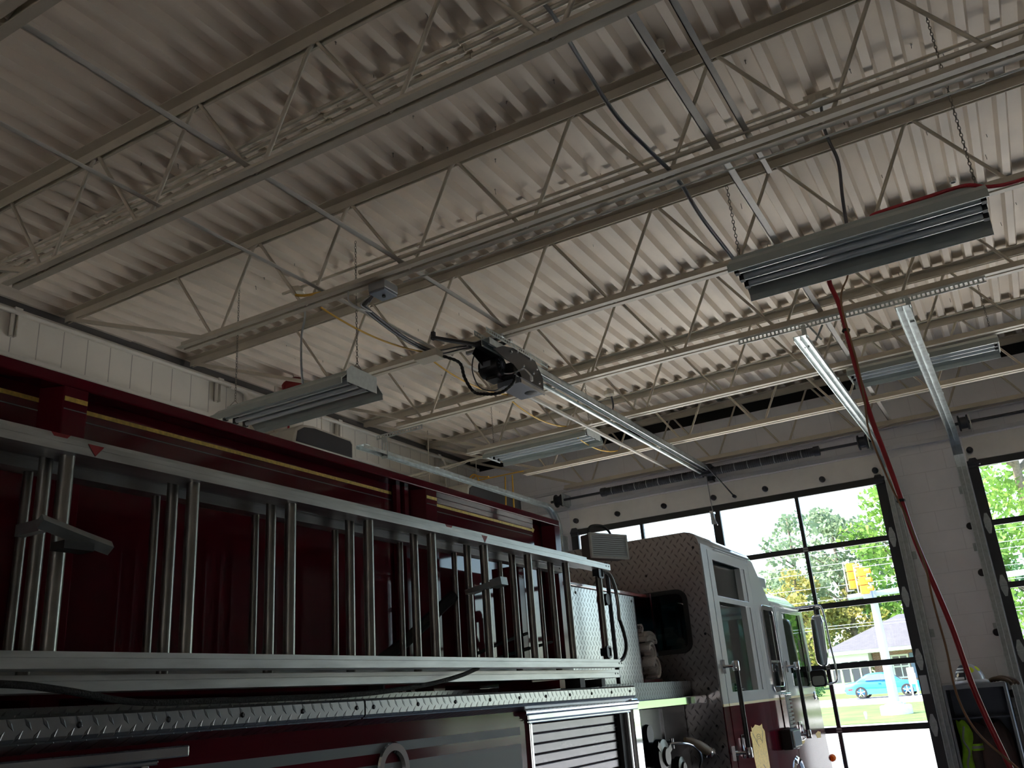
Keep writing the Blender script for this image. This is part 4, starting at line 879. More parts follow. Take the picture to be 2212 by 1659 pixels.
# gold door emblem: a wing-shaped leaf with dark feather lines
g = MB().prism([(6.246,1.367),(6.262,1.352),(6.309,1.360),(6.345,1.372),(6.38,1.368),(6.446,1.359),(6.480,1.361),(6.516,1.369),(6.522,1.339),(6.540,1.333),(6.560,1.317),(6.552,1.254),(6.554,1.183),(6.551,1.088),(6.56,1.02),(6.50,.93),(6.38,.90),(6.27,.93),(6.21,1.03),(6.221,1.117),(6.209,1.175),(6.219,1.272),(6.205,1.313),(6.214,1.336),(6.249,1.332)], 0, X1+.006, X1+.0072)
o = pt(g, 'door_emblem', M['gold'])
ln = MB()
for p, q in (((6.252,1.325),(6.36,1.235)), ((6.515,1.325),(6.45,1.25)), ((6.40,1.12),(6.47,1.07)), ((6.33,1.11),(6.30,1.06))):
    v = Vector((q[0]-p[0], q[1]-p[1])).normalized(); n_ = (-v.y*.003, v.x*.003)
    ln.prism([(p[0]-n_[0], p[1]-n_[1]), (p[0]+n_[0], p[1]+n_[1]), (q[0]+n_[0], q[1]+n_[1]), (q[0]-n_[0], q[1]-n_[1])], 0, X1+.0072, X1+.0078)
for i in range(3):
    ln.tube([(X1+.0074, 6.385+.05*math.cos(a)*(1+i*.2), 1.29-i*.02+.02*math.sin(a)*(1+i*.3)) for a in [math.radians(k) for k in range(20, 161, 20)]], .0014, 4)
ln.build('emblem_lines', M['darkmetal'], o)
gf = MB().prism([(7.53,1.21),(7.62,1.225),(7.70,1.20),(7.66,1.17),(7.56,1.165)], 0, X1+.006, X1+.0072).prism([(8.10,1.21),(8.20,1.225),(8.30,1.215),(8.28,1.17),(8.14,1.175)], 0, X1+.006, X1+.0072)
pt(gf, 'front_door_scroll', M['gold'])
# wheels
for y in (-.9, 7.45):
    for x, s_ in ((-1.95, 1), (XO+.1, -1)):
        o = pt(MB().lathe([(.28,-.14),(.46,-.14),(.50,-.10),(.50,.10),(.46,.14),(.28,.14)], (x-.05*s_, y, FZ+.50), 0, 28), 'wheel', M['blackmat'], smooth=35)
        MB().lathe([(0,.05*s_),(.10,.06*s_),(.12,.02*s_),(.24,.03*s_),(.28,.13*s_)], (x-.05*s_, y, FZ+.50), 0, 24).build('hub', M['polish'], o, smooth=35)
pt(MB().lathe([(0,.05),(.02,.045),(.03,.02),(.03,-.02),(.02,-.045),(0,-.05)], (-1.79, 8.62, .985), 1, 16), 'marker_light', M['amber'], smooth=40, label='orange marker lens')
# work light on its pole
o = pt(MB().tube([(-2.0, 4.64, 1.66), (-2.0, 4.64, 2.32)], .012, 10), 'work_light', M['darkmetal'])
RL = Matrix.Rotation(math.radians(66), 3, 'Z'); cc = Vector((-2.01, 4.66, 2.41))
MB().obox(cc, (.27,.085,.135), RL).build('lamp_case', mat('brown grey casing', (.10,.09,.09), .45), o, bevel=.008)
fr = MB()
for dx, dz, w_, h_ in ((0,.064,.28,.012),(0,-.064,.28,.012),(-.135,0,.012,.136),(.135,0,.012,.136)):
    fr.obox(cc + RL @ Vector((dx, -.044, dz)), (w_, .014, h_), RL)
fr.build('lamp_bezel', M['whiteplate'], o)
le = MB()
for i in range(10): le.obox(cc + RL @ Vector((0, -.044, -.052+.0115*i)), (.26,.006,.009), RL)
le.build('lens', M['lens'], o)
MB().tube(curve([cc + RL @ Vector((-.09,.02,.065)), cc + RL @ Vector((-.085,.02,.10)), cc + RL @ Vector((-.055,.02,.125)), cc + RL @ Vector((.02,.02,.128)), cc + RL @ Vector((.07,.02,.10)), cc + RL @ Vector((.085,.02,.065))]), .0075, 8).build('lamp_handle', M['blackmat'], o, smooth=60)
# ladder rack arms and locks
pt(MB().tube([(-1.72, 1.10, 2.03), (-1.715, 1.20, 2.005), (-1.71, 1.262, 1.99)], .016, 4).box(-1.80, -1.72, 1.10, 1.12, 2.01, 2.035), 'ladder_lock', M['galv'])
pt(MB().box(-1.735, -1.69, 1.14, 1.21, 1.975, 1.992), 'ladder_lock_grip', M['blackmat'])
pt(MB().obox((-1.80, 2.955, 2.035), (.12,.045,.018), Matrix.Rotation(-.15, 3, 'Y')).obox((-1.72, 2.955, 2.047), (.05,.05,.03), Matrix.Rotation(-.15, 3, 'Y')), 'ladder_lock', M['galv'])
pt(MB().tube([(-1.90, 2.92, 2.02), (-2.02, 2.75, 1.85), (-2.08, 2.66, 1.78)], .022, 8).tube([(-2.08, 2.66, 1.80), (-2.08, 2.66, 1.68)], .03, 8), 'rack_arm', M['blackmat'], smooth=40)
for y in (.3, 3.55):
    pt(MB().box(-2.10, -1.96, y, y+.05, 1.66, 2.2).box(-1.96, -1.80, y, y+.05, 1.66, 1.695), 'ladder_rack', M['maroon'])
pt(MB().box(-1.98, -1.80, 3.98, 4.02, 1.66, 1.695), 'ladder_rest', M['blackmat'])
pt(MB().box(-1.90,-1.80,3.75,3.80,1.66,1.7), 'ladder_rest', M['blackmat'])

# ------------------------------------------------------------------ ladders
def ladder(label, xr_, dx, zb, zt, y0, y1b, y1t, rr, first, sec=.035, sect=.035):
    t = thing('ground_ladder', label, 'ladder', (xr_, (y0+y1b)/2, zb), 'aluminium ladders racked on the side of the truck')
    for z, y1, nm in ((zb, y1b, 'bottom'), (zt, y1t, 'top')):
        sc = sec if nm == 'bottom' else sect; pr = [(xr_-dx, z), (xr_+dx, z), (xr_+dx, z+sc), (xr_-dx, z+sc)]
        b = MB().prism(pr, 1, y0, y1).box(xr_+dx, xr_+dx+.0012, y0, y1-.02, z+sc*.62, z+sc*.66)
        o = b.build('side_rail', M['ladder'], t, bevel=.002)
        q = MB()
        for yy in (y1-.02, y1-.05): q.lathe([(0,.0015),(.004,.0015),(.005,0),(0,0)], (xr_+dx, yy, z+sec/2), 0, 8)
        q.build('rivets', M['darkmetal'], o)
    y = first; k = 0
    while y < y1t-.03:
        if y > y0: MB().cyl((xr_, y, zb+sec), (xr_, y, zt), rr, 14).build('rung', M['rung'], t, smooth=40)
        y += .3556
    return t
R0 = 1.192 - .3556*9
L1 = ladder('outermost aluminium ladder with red arrow decals on its upper rail', -1.787, .035, 1.742, 2.199, -2.3, 4.145, 4.115, .0165, R0, .035, .029)
L2 = ladder('middle aluminium ladder racked just behind the outermost one', -1.863, .032, 1.700, 2.218, -2.3, 4.27, 4.02, .015, R0, .036, .047)
L3 = ladder('innermost and shortest aluminium ladder nearest the maroon body', -1.925, .024, 1.722, 2.19, -2.3, 3.9, 3.9, .011, R0, .03)
ar = MB()
for y in (1.236, 2.925):
    ar.prism([(y-.021, 2.2265), (y+.021, 2.2265), (y, 2.201)], 0, -1.7515, -1.7508)
ar.build('arrow_decal', M['reddecal'], L1)
ar = MB()
for y in (1.20, 2.80): ar.prism([(y-.024, 2.2645), (y+.024, 2.2645), (y, 2.238), (y, 2.238)], 0, -1.8308, -1.83)
ar.build('arrow_decal', M['reddecal'], L2)
for z in (2.155, 1.785):
    MB().plate(rrect(4.00, 4.055, z-.0, z+.055, .012), [rrect(4.008, 4.047, z+.008, z+.047, .008)], 0, -1.775, -1.765).box(-1.80, -1.77, 4.0, 4.05, z+.01, z+.045).build('rope_pulley', M['darkmetal'], L1)
MB().tube(curve([(-1.77, 4.055, 2.19), (-1.755, 4.10, 2.18), (-1.75, 4.14, 2.12), (-1.75, 4.155, 2.04), (-1.75, 4.15, 1.96)]), .009, 8).build('guide_tube', M['rung'], L1, smooth=60)
MB().tube(curve([(-1.75, 4.15, 1.97), (-1.75, 4.19, 1.90), (-1.75, 4.20, 1.84), (-1.755, 4.17, 1.79), (-1.76, 4.11, 1.765)]), .009, 8).build('halyard_end', M['blackmat'], L1, smooth=60)
MB().cyl((-1.82, 4.10, 2.05), (-1.82, 4.10, 1.80), .014, 10).lathe([(0,.03),(.028,.03),(.03,-.02),(0,-.03)], (-1.80, 4.09, 2.06), 0, 12).build('pawl', M['darkmetal'], L1, smooth=40)
lone(MB().tube(curve([(-1.77, -.4, 1.735), (-1.765, .8, 1.722), (-1.76, 1.08, 1.715), (-1.76, 1.22, 1.70), (-1.765, 1.40, 1.672), (-1.765, 1.62, 1.668), (-1.765, 1.85, 1.667), (-1.765, 2.2, 1.670), (-1.765, 2.5, 1.688), (-1.768, 2.72, 1.715), (-1.775, 2.86, 1.742)]), .0075, 8), 'halyard_rope', 'black halyard rope sagging under the ladders along the tread plate ledge', 'rope', M['rope'], smooth=60)
# dark ropes seen between the rungs
lone(MB().tube(curve([(-1.95, 3.05, 1.79), (-1.94, 3.3, 1.85), (-1.94, 3.55, 1.90)]), .007, 6).tube(curve([(-1.95, 3.05, 1.75), (-1.95, 3.4, 1.81), (-1.95, 3.8, 1.87)]), .007, 6), 'halyard_rope', 'black rope slanting upward behind the ladder rungs', 'rope', M['rope'], smooth=60)
# ------------------------------------------------------------------ folded hoses in the cross tray
def fold(label, y, z, r, a0, a1, x0, w_, th=.016, sq=1.):
    t = MB(); n = 14; o_ = []; i_ = []
    for k in range(n+1):
        a = math.radians(a0 + (a1-a0)*k/n); o_.append((y+r*math.cos(a), z+r*sq*math.sin(a))); i_.append((y+(r-th)*math.cos(a), z+(r*sq-th)*math.sin(a)))
    t.prism(o_ + i_[::-1], 0, x0-w_, x0)
    r2_ = r*.62; o_ = []; i_ = []
    for k in range(n+1):
        a = math.radians(a0 + (a1-a0)*k/n); o_.append((y+r2_*math.cos(a), z+r2_*sq*math.sin(a))); i_.append((y+(r2_-th)*math.cos(a), z+(r2_*sq-th)*math.sin(a)))
    t.prism(o_ + i_[::-1], 0, x0-w_+.01, x0-.008)
    h = t.build('fire_hose', M['hoseweave'], None, smooth=40, bevel=.004); h['label'] = label; h['category'] = 'hose'; h['group'] = 'folded hoses in the cross tray'
fold('tan tip of folded hose on top of the stack by the cab window', 5.42, 2.005, .028, -120, 140, -2.14, .06)
fold('flat pale fold of hose second from the top of the stack', 5.49, 1.955, .10, -20, 190, -2.12, .09, .02, .35)
fold('flat pale fold of hose third from the top of the stack', 5.44, 1.925, .09, -30, 190, -2.09, .07, .02, .38)
fold('round fold of white hose in the middle of the stack', 5.41, 1.855, .062, -95, 170, -2.08, .08)
fold('round fold of white hose at the bottom of the stack', 5.43, 1.765, .064, -110, 175, -2.07, .08)
fold('tan fold of hose half hidden behind the two round ones', 5.55, 1.80, .070, -100, 90, -2.15, .07)
fold('shaded fold of hose at the back of the stack below the window', 5.62, 1.77, .075, -90, 100, -2.18, .06)
# ------------------------------------------------------------------ gear locker on the pillar
LX0, LX1, LY0, LY1, LZ = -.905, -.365, 9.84, 10.385, 1.485
M['locker'] = mat('blue grey locker steel', (.085,.10,.135), .4, .4, var=.08)
M['lockeredge'] = mat('worn locker edge', (.20,.22,.25), .4, .5)
t = thing('gear_locker', 'tall open blue-grey gear locker against the pillar between the doors', 'locker', ((LX0+LX1)/2, (LY0+LY1)/2, FZ))
MB().box(LX0, LX1, LY1-.01, LY1, FZ, LZ).build('back_panel', M['locker'], t)
MB().box(LX0, LX0+.01, LY0, LY1-.01, FZ, LZ).build('side_panel', M['locker'], t)
MB().box(LX1-.01, LX1, LY0, LY1-.01, FZ, LZ).build('side_panel', M['locker'], t)
MB().box(LX0, LX1, LY0, LY1, LZ-.01, LZ+.004).box(LX0, LX1, LY0-.004, LY0+.015, LZ-.035, LZ+.004).build('top_panel', M['lockeredge'], t)
MB().box(LX0, LX0+.022, LY0-.004, LY0+.01, FZ, LZ-.035).box(LX1-.022, LX1, LY0-.004, LY0+.01, FZ, LZ-.035).build('front_edges', M['lockeredge'], t)
MB().box(LX0+.01, LX1-.01, LY0+.02, LY1-.01, LZ-.30, LZ-.29).build('shelf', M['locker'], t)
MB().box(LX0+.01, LX1-.01, LY0+.02, LY1-.01, FZ+.05, FZ+.07).build('bottom_panel', M['locker'], t)
# a turnout coat and a lime vest hanging from the shelf
M['coat'] = mat('dark brown turnout cloth', (.085,.06,.055), .9, var=.2, bump=.5, bscale=30)
M['lime'] = mat('lime reflective cloth', (.30,.62,.03), .7, var=.25, vscale=12, bump=.7, bscale=25)
M['silver'] = mat('silver reflective band', (.35,.38,.36), .35, .3)
def drape(mb, cx, cy, z0, z1, wf_, df_, ph, n=28, rows=14, amp=.014):
    rings = []
    for i in range(rows+1):
        u = i/rows; z = z1 + (z0-z1)*u; w_, d_ = wf_(u), df_(u)
        rings.append([Vector((cx + w_*math.cos(2*PI*k/n) + amp*u*math.sin(6*2*PI*k/n+ph), cy + d_*math.sin(2*PI*k/n) + amp*u*math.cos(5*2*PI*k/n+ph+u), z)) for k in range(n)])
    return mb.loft(rings)
ct = thing('turnout_coat', 'dark firefighter coat with one lime band hanging in the gear locker', 'coat', (-.60, 10.05, .2))
drape(MB(), -.60, 10.08, .15, 1.17, lambda u: .05+.13*min(1, u*3.2)+.03*u, lambda u: .04+.07*min(1, u*3), .4).build('coat_body', M['coat'], ct, smooth=60)
for sx, nm in ((-.165, 1), (.135, 2)):
    s_ = MB().tube(curve([(-.60+sx*.45, 10.04, 1.12), (-.60+sx*.9, 10.01, 1.0), (-.60+sx, 9.99, .78), (-.60+sx*.98, 9.97, .45)]), .058, 12)
    sl_ = s_.build('sleeve', M['coat'], ct, smooth=60)
    if sx < 0: continue
bn = MB()
z = .955
MB().lathe([(.064,-.030),(.066,-.012)], (-.60-.145, 10.0, .93), 2, 16).lathe([(.066,.012),(.064,.030)], (-.60-.145, 10.0, .93), 2, 16).build('lime_band', M['lime'], ct, smooth=60)
MB().lathe([(.0655,-.012),(.0655,.012)], (-.60-.145, 10.0, .93), 2, 16).build('silver_band', M['silver'], ct, smooth=60)
vs_ = thing('safety_vest', 'bright lime vest bunched up at the left side of the gear locker', 'vest', (-.83, 9.93, .2))
vb = MB(); rg = []
for i in range(17):
    u = i/16; z = 1.17 - .95*u; w_ = .030+.022*math.sin(u*9+.5)**2+.015*u
    rg.append([Vector((-.822 + .018*math.sin(u*11) + w_*math.cos(2*PI*k/16)*(1+.25*math.sin(3*k+u*8)), 9.93 + w_*.8*math.sin(2*PI*k/16), z + .01*math.sin(5*k+u*6))) for k in range(16)])
vb.loft(rg); vb.build('vest_cloth', M['lime'], vs_, smooth=60)
MB().tube(curve([(-.80, 9.89, 1.12), (-.83, 9.885, 1.0), (-.80, 9.885, .9), (-.84, 9.88, .78), (-.80, 9.88, .62)]), .009, 4).build('reflective_tape', M['silver'], vs_)
# helmet
hl = thing('fire_helmet', 'white fire helmet with yellow dots and a black front shield on the gear locker', 'helmet', (-.655, 10.10, LZ))
M['helm'] = mat('white helmet shell', (.62,.64,.66), .22, coat=.6); M['dot'] = mat('fluorescent yellow dot', (.70,.82,.02), .5)
rg = []; n = 32
hc = Vector((-.665, 10.10, LZ+.035))
for i in range(11):
    a = math.radians(90*i/10); rr = math.cos(a); h = .155*math.sin(a)
    rg.append([hc + Vector((.132*rr*math.cos(2*PI*k/n)*(1+.012*math.cos(8*2*PI*k/n)), .105*rr*math.sin(2*PI*k/n)*(1+.012*math.cos(8*2*PI*k/n)), h)) for k in range(n)])
MB().loft(rg).build('shell', M['helm'], hl, smooth=50)
br_ = []
for r_, dz in ((.98, .012), (1.0, .0), (1.22, -.022), (1.23, -.014), (1.0, .010)):
    br_.append([hc + Vector((.134*r_*math.cos(2*PI*k/n)*(1.10 if math.cos(2*PI*k/n) > 0 else 1.0) , .107*r_*math.sin(2*PI*k/n), dz - .010*math.cos(2*PI*k/n)**2)) for k in range(n)])
MB().loft(br_, cap=False).build('brim', M['helm'], hl, smooth=50)
# front shield leans on the shell at the left front
def onhelm(az, el, k=1.02):
    a, e = math.radians(az), math.radians(el); return hc + Vector((.132*k*math.cos(e)*math.cos(a), .105*k*math.cos(e)*math.sin(a), .155*k*math.sin(e)))
def patch(az0, az1, el0, el1, k=1.03, nn=6):
    m_ = MB(); vs = []; fs = []
    for i in range(nn+1):
        for j in range(nn+1): vs.append(onhelm(az0+(az1-az0)*i/nn, el0+(el1-el0)*j/nn, k))
    for i in range(nn):
        for j in range(nn): q = i*(nn+1)+j; fs.append([q, q+nn+1, q+nn+2, q+1])
    return m_.add(vs, fs)
sh = patch(200, 258, 2, 62, 1.06).build('front_shield', M['blackmat'], hl, smooth=60)
for e0, e1 in ((4, 12), (27, 34), (39, 46)):
    patch(206, 253, e0, e1, 1.075).build('shield_panel', M['whiteplate'], sh, smooth=60)
md = MB(); c = onhelm(225, 19, 1.085); nrm = (c-hc).normalized()
ax1 = nrm.cross(Vector((0,0,1))).normalized(); ax2 = nrm.cross(ax1)
md.add([c] + [c + ax1*.017*math.cos(a) + ax2*.019*math.sin(a) for a in [2*PI*k/16 for k in range(16)]], [[0, 1+k, 1+(k+1) % 16] for k in range(16)])
md.build('shield_emblem', M['goldlight'], sh)
for az, el in ((285, 38), (330, 42)):
    c = onhelm(az, el, 1.012); nrm = (c-hc).normalized(); ax1 = nrm.cross(Vector((0,0,1))).normalized(); ax2 = nrm.cross(ax1)
    m_ = MB().add([c+nrm*.002] + [onhelm(az+15*math.cos(a), el+12*math.sin(a), 1.015) for a in [2*PI*k/18 for k in range(18)]], [[0, 1+k, 1+(k+1) % 18] for k in range(18)])
    m_.build('yellow_dot', M['dot'], hl, smooth=60)
# gloves
gm = MB()
for dx, dy, dz, r_ in ((0,0,0,.020),(.03,.01,.006,.020),(.06,.005,.0,.017)):
    gm.tube(curve([(-.50+dx, 10.02+dy, LZ+.02), (-.44+dx, 10.02+dy, LZ+.034+dz), (-.38+dx, 10.0+dy, LZ+.026+dz), (-.335+dx, 9.97+dy, LZ+.004+dz), (-.31+dx, 9.95+dy, LZ-.03+dz)]), [.012]+[r_]*23+[.010], 8)
g_ = gm.build('leather_gloves', mat('worn brown leather', (.10,.065,.035), .7, bump=.6, bscale=40), None, smooth=60)
g_['label'] = 'worn brown leather gloves lying on the locker beside the white helmet, fingers over the edge'; g_['category'] = 'gloves'
# ------------------------------------------------------------------ outside: the ground rises gently away from the doors
SLP = .0173
def gz(y): return FZ + (y-10.4)*SLP if y > 10.4 else FZ
def ground(name, x0, x1, y0, y1, m, dz=0., kind='structure', label=None, cat=None):
    o = MB().add([(x0,y0,gz(y0)+dz),(x1,y0,gz(y0)+dz),(x1,y1,gz(y1)+dz),(x0,y1,gz(y1)+dz),(x0,y0,gz(y0)+dz-.3),(x1,y0,gz(y0)+dz-.3),(x1,y1,gz(y1)+dz-.3),(x0,y1,gz(y1)+dz-.3)],
                 [(0,1,2,3),(7,6,5,4),(0,4,5,1),(1,5,6,2),(2,6,7,3),(3,7,4,0)]).build(name, m)
    o['kind'] = kind
    if label: o['label'] = label; o['category'] = cat
    return o
ground('apron_ground', -45, 45, 10.601, 17.5, M['apron'])
ground('outer_apron_ground', -45, 45, 17.5, 36.2, M['apron_dim'])  # far apron, split off and darkened to cut bounce onto the near ceiling
ground('lawn_ground', -60, 60, 36.2, 51.5, M['lawn'], .02)
ground('road_ground', -120, 120, 51.5, 62.5, M['walk'], 0)
ground('yard_ground', -160, 160, 62.5, 170, M['lawn'], .02)
ground('rear_ground', -60, 60, -40, -8.21, M['apron'])
ground('side_ground', -160, -45, 10.601, 51.5, M['lawn'], -.01); ground('side_ground', 45, 160, 10.601, 51.5, M['lawn'], -.01)
ground('walk_ground', -4.1, 30, 38.0, 41.5, M['walk'], .03)
# ------------------------------------------------------------------ traffic signal pole
M['white'] = mat('pale galvanised pole', (.40,.46,.52), .5, .2)
px_, py_ = -5.65, 41.0; zb_ = gz(py_)
t = thing('signal_pole', 'pale tapered traffic signal pole on a concrete footing in the grass', 'pole', (px_, py_, zb_))
MB().tube([(px_, py_, zb_+.42), (px_, py_, 5.2)], .20, 12, r1=.15).build('pole', M['white'], t, smooth=40)
MB().lathe([(0,.52),(.24,.52),(.30,.46),(.30,.40),(0,.40)], (px_, py_, zb_), 2, 12).box(px_-.36, px_+.36, py_-.36, py_+.36, zb_+.38, zb_+.42).build('base_plate', M['white'], t)
MB().lathe([(0,-.1),(.62,-.1),(.62,.33),(.55,.38),(0,.38)], (px_, py_, zb_), 2, 18).build('footing', M['walk'], t, smooth=30)
MB().tube(curve([(px_-1.0, py_, 4.95), (px_, py_, 4.98), (px_+4, py_, 5.08), (px_+9, py_, 5.2)]), .12, 10).build('mast_arm', M['white'], t, smooth=40)
M['sigyellow'] = mat('signal housing orange yellow', (.82,.36,.03), .5)
def signal(label, x, z, y, tilt):
    t = thing('traffic_signal', label, 'traffic light', (x, y, z), 'traffic lights outside the door')
    RZ = Matrix.Rotation(tilt, 3, 'Z')
    for k in range(3):
        c = Vector((x, y, z + (k-1)*.36))
        h = MB().obox(c, (.34,.24,.335), RZ).build('signal_section', M['sigyellow'], t, bevel=.02)
        ft = Vector((.0,-.12,0)); q = []
        for s_ in (0,): pass
        d_ = RZ @ Vector((.9,-.43,0)).normalized()
        a_ = d_.cross(Vector((0,0,1))).normalized(); vs = []; fs = []
        for i in range(13):
            an = math.radians(-30 + 240*i/12); p = c + d_*.14 + a_*.13*math.cos(an) + Vector((0,0,1))*.13*math.sin(an); vs += [p, p + d_*.22]
        for i in range(12): fs.append([2*i, 2*i+1, 2*i+3, 2*i+2])
        MB().add(vs, fs).build('visor', M['sigyellow'], h, smooth=60)
    MB().tube([(x-.26, y, z-.62), (x-.26, y, z+.62)], .03, 6).tube([(x-.26, y, z+.6), (x, y, z+.6)], .025, 6).tube([(x-.26, y, z-.6), (x, y, z-.6)], .025, 6).build('bracket', M['white'], t)
signal('orange traffic light hanging farther left of the signal pole', -6.27, 5.78, py_-.4, .35)
signal('orange traffic light fixed next to the top of the signal pole', -5.80, 5.48, py_-.8, .35)
lone(MB().box(px_-.32, px_+.05, py_-.45, py_-.2, 4.72, 5.25), 'signal_cabinet', 'small blue-grey box at the top of the signal pole', 'box', mat('blue grey box', (.20,.25,.36), .5), bevel=.02)
# ------------------------------------------------------------------ utility wires
def wire(label, z, y, r=.013):
    lone(MB().tube(sag((-60, y, z+.5), (60, y, z+.5), 1.0, 24), r, 5), 'utility_wire', label, 'wire', M['white'], 'overhead utility wires', smooth=60)
wire('topmost of the overhead wires crossing the trees', 7.36, 45); wire('overhead wire just under the topmost one', 7.07, 45)
wire('overhead wire passing behind the traffic lights', 6.35, 45, .011); wire('overhead wire below the traffic lights', 5.75, 45, .011)
wire('low pair of overhead cables, upper one, seen below the middle door rail', 4.55, 45, .011); wire('low pair of overhead cables, lower one, seen below the middle door rail', 4.42, 45, .011)
wire('high faint wire across the pine tree tops', 9.6, 58, .013)
# ------------------------------------------------------------------ house across the road
M['brick'] = bricks('red brick', (.30,.105,.075), (.36,.14,.10), (.45,.42,.38), .22, .075, .012)
M['shingle'] = bricks('grey shingles', (.095,.092,.112), (.082,.08,.098), (.065,.065,.075), .35, .16, .01, ax=(0,1), bumps=.4)
M['siding'] = mat('white siding', (.72,.74,.76), .6)
M['shutterblue'] = mat('blue shutter', (.13,.19,.32), .5)
M['winglass'] = mat('house window', (.10,.11,.13), .1, coat=1.)
hy = 75.; hz = gz(hy)
h = thing('brick_house', 'brick house with grey hip roof and white sunroom across the road', 'house', (-3., hy+5, hz))
hx0, hx1 = -11.25, 3.2
MB().box(hx0, hx1, hy, hy+5, hz-.5, 3.55).build('wall', M['brick'], h)
def hip(mb, x0, x1, y0, y1, z0, z1, rl, rr, t_=.18):
    ym = (y0+y1)/2; vs = [(x0,y0,z0),(x1,y0,z0),(x1,y1,z0),(x0,y1,z0),(rl,ym,z1),(rr,ym,z1)]
    mb.add(vs, [(0,1,5,4),(1,2,5),(2,3,4,5),(3,0,4),(0,3,2,1)]); return mb
hip(MB(), -14.6, 3.8, hy-2.3, hy+6.5, 3.72, 6.2, -9.1, -.5).build('roof', M['shingle'], h)
MB().box(-14.55, 3.75, hy-2.25, hy-2.1, 3.50, 3.74).box(-14.5, 3.7, hy-2.25, hy+6.4, 3.46, 3.52).build('eaves', M['siding'], h)
# sunroom
sx0, sx1, sy = -14.2, -11.3, hy-1.6
MB().box(sx0, sx1, sy, hy+4, hz-.4, 1.45).box(sx0, sx1, sy, hy+4, 2.95, 3.48).box(sx0, sx1, sy+.1, hy+4, 2.5, 2.62).build('sunroom', M['siding'], h)
for i in range(5):
    x = sx0 + (sx1-sx0-.12)*i/4; MB().box(x, x+.12, sy, sy+.12, 1.45, 2.95).build('sunroom_post', M['siding'], h)
for i in range(4):
    x = sx0 + (sx1-sx0-.12)*i/4 + .16; w_ = (sx1-sx0-.12)/4 - .20
    o = MB().box(x, x+w_, sy+.05, sy+.08, 1.5, 2.45).box(x+.06, x+w_-.06, sy+.05, sy+.08, 2.66, 2.92).build('sunroom_window', M['winglass'], h)
for cx in (-9.35, -3.4, 1.2):
    o = MB().plate(rect(cx-.62, cx+.62, 1.5, 3.2), [rect(cx-.50, cx-.04, 1.62, 2.3), rect(cx+.04, cx+.50, 1.62, 2.3), rect(cx-.50, cx-.04, 2.4, 3.08), rect(cx+.04, cx+.50, 2.4, 3.08)], 1, hy-.08, hy).build('house_window', M['siding'], h)
    MB().box(cx-.52, cx+.52, hy-.03, hy-.005, 1.6, 3.1).build('pane', M['winglass'], o)
    for s_ in (-1, 1): MB().box(cx+s_*.70-.0, cx+s_*1.25, hy-.07, hy, 1.45, 3.25).build('window_shutter', M['shutterblue'], h)
# left-side brick building seen at the far left of the door
lone(MB().box(-24, -9.42, 20, 20.6, FZ, 9.), 'brick_building', 'tan brick building corner seen through the left-most door pane', 'building', bricks('tan brick', (.62,.44,.30), (.56,.39,.26), (.6,.55,.48), .4, .14, .02))
# ------------------------------------------------------------------ bushes and flowers
def leaves(mb, c, r, n, s, rnd, shape=None):
    c = Vector(c)
    for _ in range(n):
        while True:
            p = Vector((rnd.uniform(-1,1), rnd.uniform(-1,1), rnd.uniform(-1,1)))
            if .25 < p.length < 1: break
        p = Vector((p.x*r[0], p.y*r[1], p.z*r[2])) + c
        a = Vector((rnd.gauss(0,1), rnd.gauss(0,1), rnd.gauss(0,1))).normalized(); b = a.cross(Vector((rnd.gauss(0,1), rnd.gauss(0,1), rnd.gauss(0,1)))).normalized()
        k = s*rnd.uniform(.6, 1.3); mb.add([p-a*k-b*k*.6, p+a*k-b*k*.6, p+a*k+b*k*.6, p-a*k+b*k*.6], [(0,1,2,3)])
    return mb
LM = [leafmat('bright leaves', (.12,.26,.05), (.24,.40,.08)), leafmat('yellowing leaves', (.22,.27,.07), (.38,.32,.09)), leafmat('dark leaves', (.04,.12,.06), (.08,.2,.07)), leafmat('pale grey leaves', (.16,.24,.15), (.24,.31,.19))]
rb_ = random.Random(11)
for x, y, c, lab in ((-10.9, 72.0, 1, 'yellow shrub behind the rear of the blue car'), (-6.9, 73.2, 0, 'green shrub by the house, right of the signal pole'), (-5.9, 73.0, 1, 'yellow shrub at the front of the blue car'), (-15.6, 71.5, 0, 'green shrub at the sunroom corner'), (-14.9, 70.0, 2, 'dark shrub with red blossom left of the car')):
    o = leaves(MB(), (x, y, gz(y)+.55), (.75,.6,.65), 420, .07, rb_).build('shrub', LM[c]); o['label'] = lab; o['category'] = 'shrub'; o['group'] = 'shrubs in front of the house'
